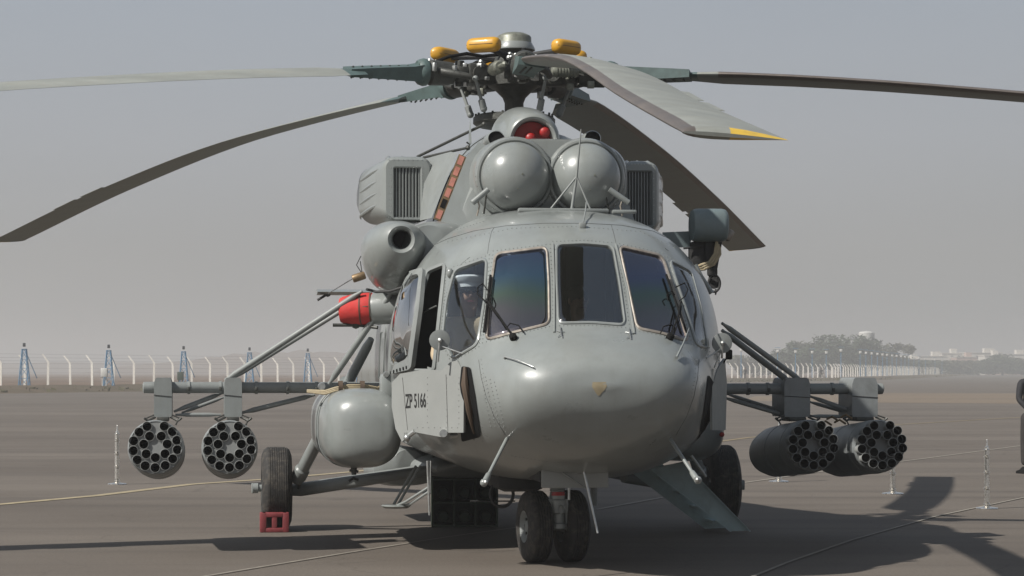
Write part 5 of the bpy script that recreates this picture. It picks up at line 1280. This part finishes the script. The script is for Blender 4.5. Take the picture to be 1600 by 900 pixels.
# dry tufts on the bank
rr = random.Random(5); mb = MB()
for i in range(5200):
    t = rr.random(); L = (FB - FS).length
    if i % 4: p = FS + dA * (L * t ** .9)
    else: p = FB + dB * ((FC - FB).length * t)
    nn_ = nA if i % 4 else nB
    p = p + nn_ * rr.uniform(-2, 8.6); h = rr.uniform(.1, .45); a = rr.random() * PI; q = Vector((math.cos(a), math.sin(a), 0)) * rr.uniform(.06, .28)
    z = Vector((0, 0, .2)); mb.v += [p - q + z * .3, p + q + z * .3, p + q * .7 + Vector((rr.uniform(-.2, .2), 0, h)), p - q * .5 + Vector((0, 0, h * .8))]
    b = len(mb.v) - 4; mb.f.append((b, b + 1, b + 2, b + 3))
me = bpy.data.meshes.new('grass_tufts'); me.from_pydata(mb.v, [], mb.f); link('grass_tufts', me, 'grass', kind='stuff')
# painted lines
def line(pts, wid, m, z=.006):
    P3 = [gp(x, y) for x, y in pts]; q = []
    L = []; Rr_ = []
    for i, p in enumerate(P3):
        d = (P3[min(i + 1, len(P3) - 1)] - P3[max(i - 1, 0)]).normalized(); n_ = Vector((-d.y, d.x, 0)) * wid / 2; L.append(p + n_); Rr_.append(p - n_)
    me = bpy.data.meshes.new('painted_line'); n = len(P3)
    me.from_pydata([(p.x, p.y, z) for p in L + Rr_], [], [(i, i + 1, n + i + 1, n + i) for i in range(n - 1)])
    o = link('painted_line', me, m); o['kind'] = 'structure'; return o
line([(-60, 794), (150, 775), (300, 757), (420, 749), (545, 738), (700, 722), (900, 705)], .17, 'line_yellow')
line([(900, 720), (1170, 684), (1380, 665), (1600, 652), (1700, 647)], .16, 'line_paint', .007)
line([(930, 797), (1160, 755), (1300, 735), (1450, 716), (1600, 696), (1700, 684)], .065, 'line_white')
line([(300, 1500), (700, 1130), (1120, 925), (1230, 880), (1330, 845), (1460, 808), (1600, 778), (1700, 758)], .035, 'line_white', .008)
line([(-900, 1300), (-200, 1010), (300, 905), (420, 885), (560, 862), (700, 840), (860, 818)], .028, 'line_white', .009)

# ---------------------------------------------------------------- perimeter fence
fence = thing('perimeter_fence', 'long boundary fence of cranked concrete posts and barbed wire beyond the apron', 'fence')
def post_mb(hh=2.65):
    return MB().rings([[Vector((x, y, z)) for x, y in ((-w_ + ox, -w_), (w_ + ox, -w_), (w_ + ox, w_), (-w_ + ox, w_))] for ox, w_, z in ((0, .09, -.3), (0, .085, hh * .74), (-.03, .08, hh * .78), (-.46, .06, hh))])
pme = post_mb().mesh('post', 30); pme.materials.append(MAT['post'])
LA = (FB - FS).length; LB = (FC - FB).length; step = 3.15; npost = 0; heads = []
sidx = []
s = 0
while s < LA: sidx.append(FS + dA * s); s += step
s = step * .5
while s < LB: sidx.append(FB + dB * s); s += step * (1.7 if s < 260 else 3)
vis = [p for p in sidx if p.y > 60 and -880 < FPX * p.x / p.y < 880]
angA = math.atan2(nA.y, nA.x)
rr = random.Random(11)
for p in vis[:296]:
    o = bpy.data.objects.new('post', pme); COL.objects.link(o); o.parent = fence; o.location = (p.x, p.y, .22)
    o.rotation_euler = (rr.uniform(-.02, .02), rr.uniform(-.02, .02), PI * .0 + .12 + rr.uniform(-.05, .05)); o.scale = (1, 1, 1 + rr.uniform(-.03, .03))
for hz, ox in [(.5 + .36 * i, 0) for i in range(5)] + [(2.15, -.1), (2.4, -.22), (2.68, -.33)]:
    me = MB()
    for (a, b) in ((FS, FB), (FB, FC)):
        me.tube(a + Vector((ox, 0, hz + .2)), b + Vector((ox, 0, hz + .2)), .005, .005, 4)
    ob('wire', me, 'wire', fence, 0)

def on_line(px, A, d, n_, o_):
    a = (px - 800) / FPX; B = A + n_ * o_; s_ = (a * B.y - B.x) / (d.x - a * d.y); return B + d * s_
# lattice lamp towers
def tower_proto(label):
    t = thing('lamp_tower', label, 'lamp tower', 'lattice lamp towers along the fence'); h = 3.35
    for sx2 in (-1, 1):
        for sy2 in (-1, 1):
            ob('tower_leg', MB().tube((sx2 * .42, sy2 * .42, 0), (sx2 * .16, sy2 * .16, h), .045, .035, 6), 'lattice', t)
    mb = MB(); lv = [0, .9, 1.75, 2.5, 3.1, h]
    for a, b in zip(lv[:-1], lv[1:]):
        wa = .42 - .26 * a / h; wb = .42 - .26 * b / h
        for q in range(4):
            c = [(-1, -1), (1, -1), (1, 1), (-1, 1)]; p, r_ = c[q], c[(q + 1) % 4]
            mb.tube((p[0] * wa, p[1] * wa, a), (r_[0] * wb, r_[1] * wb, b), .022, .022, 4); mb.tube((p[0] * wb, p[1] * wb, b), (r_[0] * wb, r_[1] * wb, b), .022, .022, 4)
    ob('cross_bracing', mb, 'lattice', t)
    ob('top_platform', MB().box((0, 0, h), (.42, .42, .05), bev=.01), 'lattice', t)
    ob('floodlight', MB().box((0, -.05, h + .36), (.22, .2, .32), bev=.04), 'glass_dark', t)
    ob('back_stay', MB().tube((.1, 0, h * .95), (1.0, .2, .9), .035), 'lattice', t)
    return t
tl = [38, 170, 287, 390, 481, 563]; proto = None
names = ['leftmost', 'second from left', 'third from left', 'fourth from left', 'fifth from left', 'sixth from left, beside the helicopter flank']
for i, px in enumerate(tl):
    lab = 'blue steel lattice lamp tower on the left fence, ' + names[i]
    t = tower_proto(lab) if i == 0 else copy_tree(proto)
    if i == 0: proto = t
    # point on the fence at that bearing
    p = on_line(px, FA, dA, nA, 2.2)
    t.location = (p.x, p.y, .2); t.scale = (.92, .92, .90); t['label'] = lab; t['category'] = 'lamp tower'
# white lamps on poles on the right
lp = [1158, 1215, 1243, 1269, 1291, 1314, 1344, 1353, 1362, 1371, 1379, 1386, 1394, 1401, 1408, 1414, 1420, 1428, 1436, 1446, 1461, 1472, 1486, 1492, 1498, 1503, 1508]
lproto = None
ORD = 'nearest second third fourth fifth sixth seventh eighth ninth tenth eleventh twelfth thirteenth fourteenth fifteenth sixteenth seventeenth eighteenth nineteenth twentieth twenty-first twenty-second twenty-third twenty-fourth twenty-fifth twenty-sixth farthest'.split()
for i, px in enumerate(lp):
    p = on_line(px, FA, dA, nA, 1.5) if px < 1300 else on_line(px, FB, dB, nB, 1.5)
    lab = 'small white-headed floodlight pole on the right-hand fence, %s counting away from the fuselage' % ORD[i]
    if lproto is None:
        t = thing('floodlight_pole', lab, 'floodlight', 'white floodlight poles along the right-hand fence')
        ob('pole', MB().tube((0, 0, 0), (0, 0, 4.3), .07, .05, 8), 'lattice', t); ob('lamp_head', MB().box((0, -.1, 4.55), (.42, .3, .42), bev=.05), 'white', t); ob('crossbar', MB().box((0, 0, 5.1), (.9, .06, .06)), 'lattice', t)
        lproto = t
    else: t = copy_tree(lproto)
    t.location = (p.x, p.y, .2); f_ = 1 if px < 1300 else 1.1; t.scale = (f_, f_, f_)
    t['label'] = lab

# distant watchers and a cabinet at the fence
for (px, lab, mt) in ((1164, 'tiny dark figure standing at the fence just right of the fuselage', 'jacket'), (1284, 'tiny dark figure standing at the fence above the right weapon beam', 'jacket')):
    p = on_line(px, FA, dA, nA, 4)
    person('person', lab, (p.x, p.y, .35), R(10), 'stand', 'jacket', 'trouser', None, 1.75)
for (px, lab) in ((163, 'pale electrical cabinet at the foot of the second lattice tower'), (282, 'dark bush of equipment at the foot of the third lattice tower')):
    p = on_line(px, FA, dA, nA, 3)
    mb = MB().box((0, 0, 1.2 if px == 163 else .9), (.5, .4, .7), bev=.03); mb.tube((-.15, 0, -.1), (-.15, 0, .9), .04); mb.tube((.15, 0, -.1), (.15, 0, .9), .04)
    o = ob('cabinet', mb, 'white' if px == 163 else 'green'); o.location = (p.x, p.y, .25); o['label'] = lab if px == 163 else 'dark green equipment cabinet at the foot of the third lattice tower'; o['category'] = 'cabinet'

# ---------------------------------------------------------------- far trees, houses, water tank, hills
def tree(px, d, w_, h_, label, m='leaf', seed=0):
    rr = random.Random(seed); t = thing('tree', label, 'tree', 'hazy trees beyond the right-hand fence', loc=((px - 800) / FPX * d, d, 0))
    ob('trunk', MB().path([(0, 0, -.2), (.2, 0, h_ * .25), (-.1, .1, h_ * .45), (.2, 0, h_ * .7)], [.5, .4, .3, .12], 8), 'bark', t)
    vs = []; fs = []; blobs = []
    for i in range(15): blobs.append((Vector((rr.uniform(-.42, .42) * w_, rr.uniform(-.3, .3) * w_, h_ * rr.uniform(.28, .86))), rr.uniform(.10, .24) * w_))
    blobs.append((Vector((0, 0, h_ * .5)), w_ * .34)); 
    for c, r in blobs:
        for k in range(int(140 + r * 60)):
            u = Vector((rr.gauss(0, 1), rr.gauss(0, 1), rr.gauss(0, 1))).normalized() * (r * rr.uniform(.45, 1.08)); u.z *= .75
            p = c + u
            if p.z < .4: continue
            if p.z > h_ * 1.02: p.z = h_ * rr.uniform(.8, 1.0)
            a = Vector((rr.uniform(-1, 1), rr.uniform(-1, 1), rr.uniform(-.6, .6))) * rr.uniform(.45, 1.0); b = Vector((rr.uniform(-1, 1), rr.uniform(-1, 1), rr.uniform(-1, 1))) * rr.uniform(.3, .6)
            n = len(vs); vs += [p - a, p + b, p + a]; fs.append((n, n + 1, n + 2))
    me = bpy.data.meshes.new('crown'); me.from_pydata(vs, [], fs); link('crown', me, m, t)
    return t
TR = [(1178, 640, 14, 5.8, 'low hazy shrubby tree beyond the fence just right of the fuselage'), (1225, 620, 13, 7.8, 'hazy tree beyond the fence between the two right beam struts'), (1250, 640, 11, 9.8, 'narrow hazy tree left of the great broad crown'),
      (1282, 660, 16, 9.8, 'broad hazy tree, left half of the tallest clump'), (1322, 640, 21, 11.4, 'largest dark hazy tree right in front of the pale water tank'), (1352, 650, 12, 9.6, 'hazy tree at the right foot of the water tank'),
      (1388, 690, 14, 10.4, 'lone hazy pointed tree with a gap on either side'), (1408, 720, 14, 6.4, 'low hazy tree at the right of the lone pointed tree'), (1440, 800, 18, 5.2, 'low hazy tree among the distant pale houses'),
      (1478, 850, 22, 5.4, 'low hazy tree behind the end of the fence'), (1520, 880, 20, 5.2, 'flat hazy tree between distant houses'), (1566, 860, 17, 7.6, 'hazy dark round tree near the right edge'), (1598, 900, 18, 6.6, 'hazy tree cut by the right edge')]
for i, (px, d, w_, h_, lab) in enumerate(TR): tree(px, d, w_, h_, lab, 'leaf' if i % 3 else 'leaf_dry', i + 1)
# water tank
d = 700; x = (1354 - 800) / FPX * d
wt = thing('water_tank', 'pale round water tank rising over the hazy trees', 'water tank', loc=(x, d, 0))
ob('tank_bowl', MB().lathe([(9.4, .8), (9.8, 2.0), (10.4, 2.45), (13.2, 2.45), (13.6, 2.1), (13.9, .1)], (0, 0, 0), (0, 0, 1), 28), 'white', wt, 30)
for q in range(6): ob('tank_column', MB().tube((2.0 * math.cos(q * PI / 3), 2.0 * math.sin(q * PI / 3), -.1), (1.7 * math.cos(q * PI / 3), 1.7 * math.sin(q * PI / 3), 9.7), .3, .25, 8), 'house', wt)
HS = [(1421, 960, 7, 6.6, 'house', 'tiny pale house left of the distant row, near the lone tree'), (1453, 980, 12, 7.8, 'house', 'wide pale flat-roofed house in the distant row'), (1483, 1000, 9, 9.2, 'house', 'tall narrow pale house in the distant row'), (1506, 990, 9, 7.5, 'house_pink', 'small dusty pink house in the distant row'),
      (1533, 1000, 16, 9.4, 'house', 'largest pale house block of the distant row'), (1548, 960, 8, 8.0, 'house', 'bright boxy pale house just left of the round dark tree'), (1584, 1010, 13, 8.8, 'house', 'pale house block at the far right of the distant row'), (1610, 960, 40, 3.0, 'house_pink', 'long low pink wall-like shed at the right edge')]
for (px, d, w_, h_, m, lab) in HS:
    t = thing('house', lab, 'house', loc=((px - 800) / FPX * d, d, 0), rz=.1)
    ob('wall', MB().box((0, 0, h_ / 2), (w_, 9, h_)), m, t, 0); ob('roof', MB().box((0, 0, h_ + .15), (w_ + .5, 9.5, .3)), 'house', t, 0)
    ob('stair_head', MB().box((w_ * .2, 0, h_ + 1.2), (w_ * .28, 3, 1.9)), m, t, 0)
    wme = MB().box((0, 0, 0), (1.1, .12, 1.3)).mesh('window', 0)
    fl = int(h_ // 3)
    for fz in range(fl):
        for k in range(max(2, int(w_ / 3))):
            o = link('window', wme, 'glass_dark', t); o.location = (-w_ / 2 + w_ * (k + .5) / max(2, int(w_ / 3)), -4.53, 1.7 + fz * 3)
# hills
def hill(name, x0, x1, y, hs_, seed):
    rr = random.Random(seed); n = 60; rows = []
    for j in range(7):
        row = []
        for i in range(n + 1):
            t = i / n; e = math.sin(PI * t) ** .7; hh = np.interp(t, np.linspace(0, 1, len(hs_)), hs_) * (math.sin(PI * j / 6) ** .9) * (1 if 0 < i < n else 0) * (.9 + .2 * rr.random())
            row.append(Vector((x0 + (x1 - x0) * t, y + (j - 3) * 45, hh - .2)))
        rows.append(row)
    return ob(name, MB().rings(rows, False, False, closed=False), 'field', None, 60, kind='structure')
hill('hill', -260, 30, 1500, [4, 8, 13, 15, 14, 15, 12, 6], 2)
hill('hill', -1300, -150, 1900, [9, 10, 9, 11, 9, 8, 9, 5], 5)
hill('hill', 60, 900, 1700, [2, 4, 5, 5, 6, 6, 5, 5], 8)

# ---------------------------------------------------------------- haze (one closed box of thin smog)
m = bpy.data.materials.new('haze'); m.use_nodes = True; n = m.node_tree.nodes; l = m.node_tree.links
for q in list(n):
    if q.type != 'OUTPUT_MATERIAL': n.remove(q)
pv = n.new('ShaderNodeVolumePrincipled'); pv.inputs['Color'].default_value = (.74, .745, .745, 1); pv.inputs['Density'].default_value = .00115; pv.inputs['Anisotropy'].default_value = .25
l.new(pv.outputs[0], n['Material Output'].inputs['Volume'])
mb = MB().box((0, 1600, 14), (5400, 3700, 31)); hz = ob('haze', mb, m, None, 0); hz['kind'] = 'stuff'; hz['label'] = 'thin grey smog over the airfield'
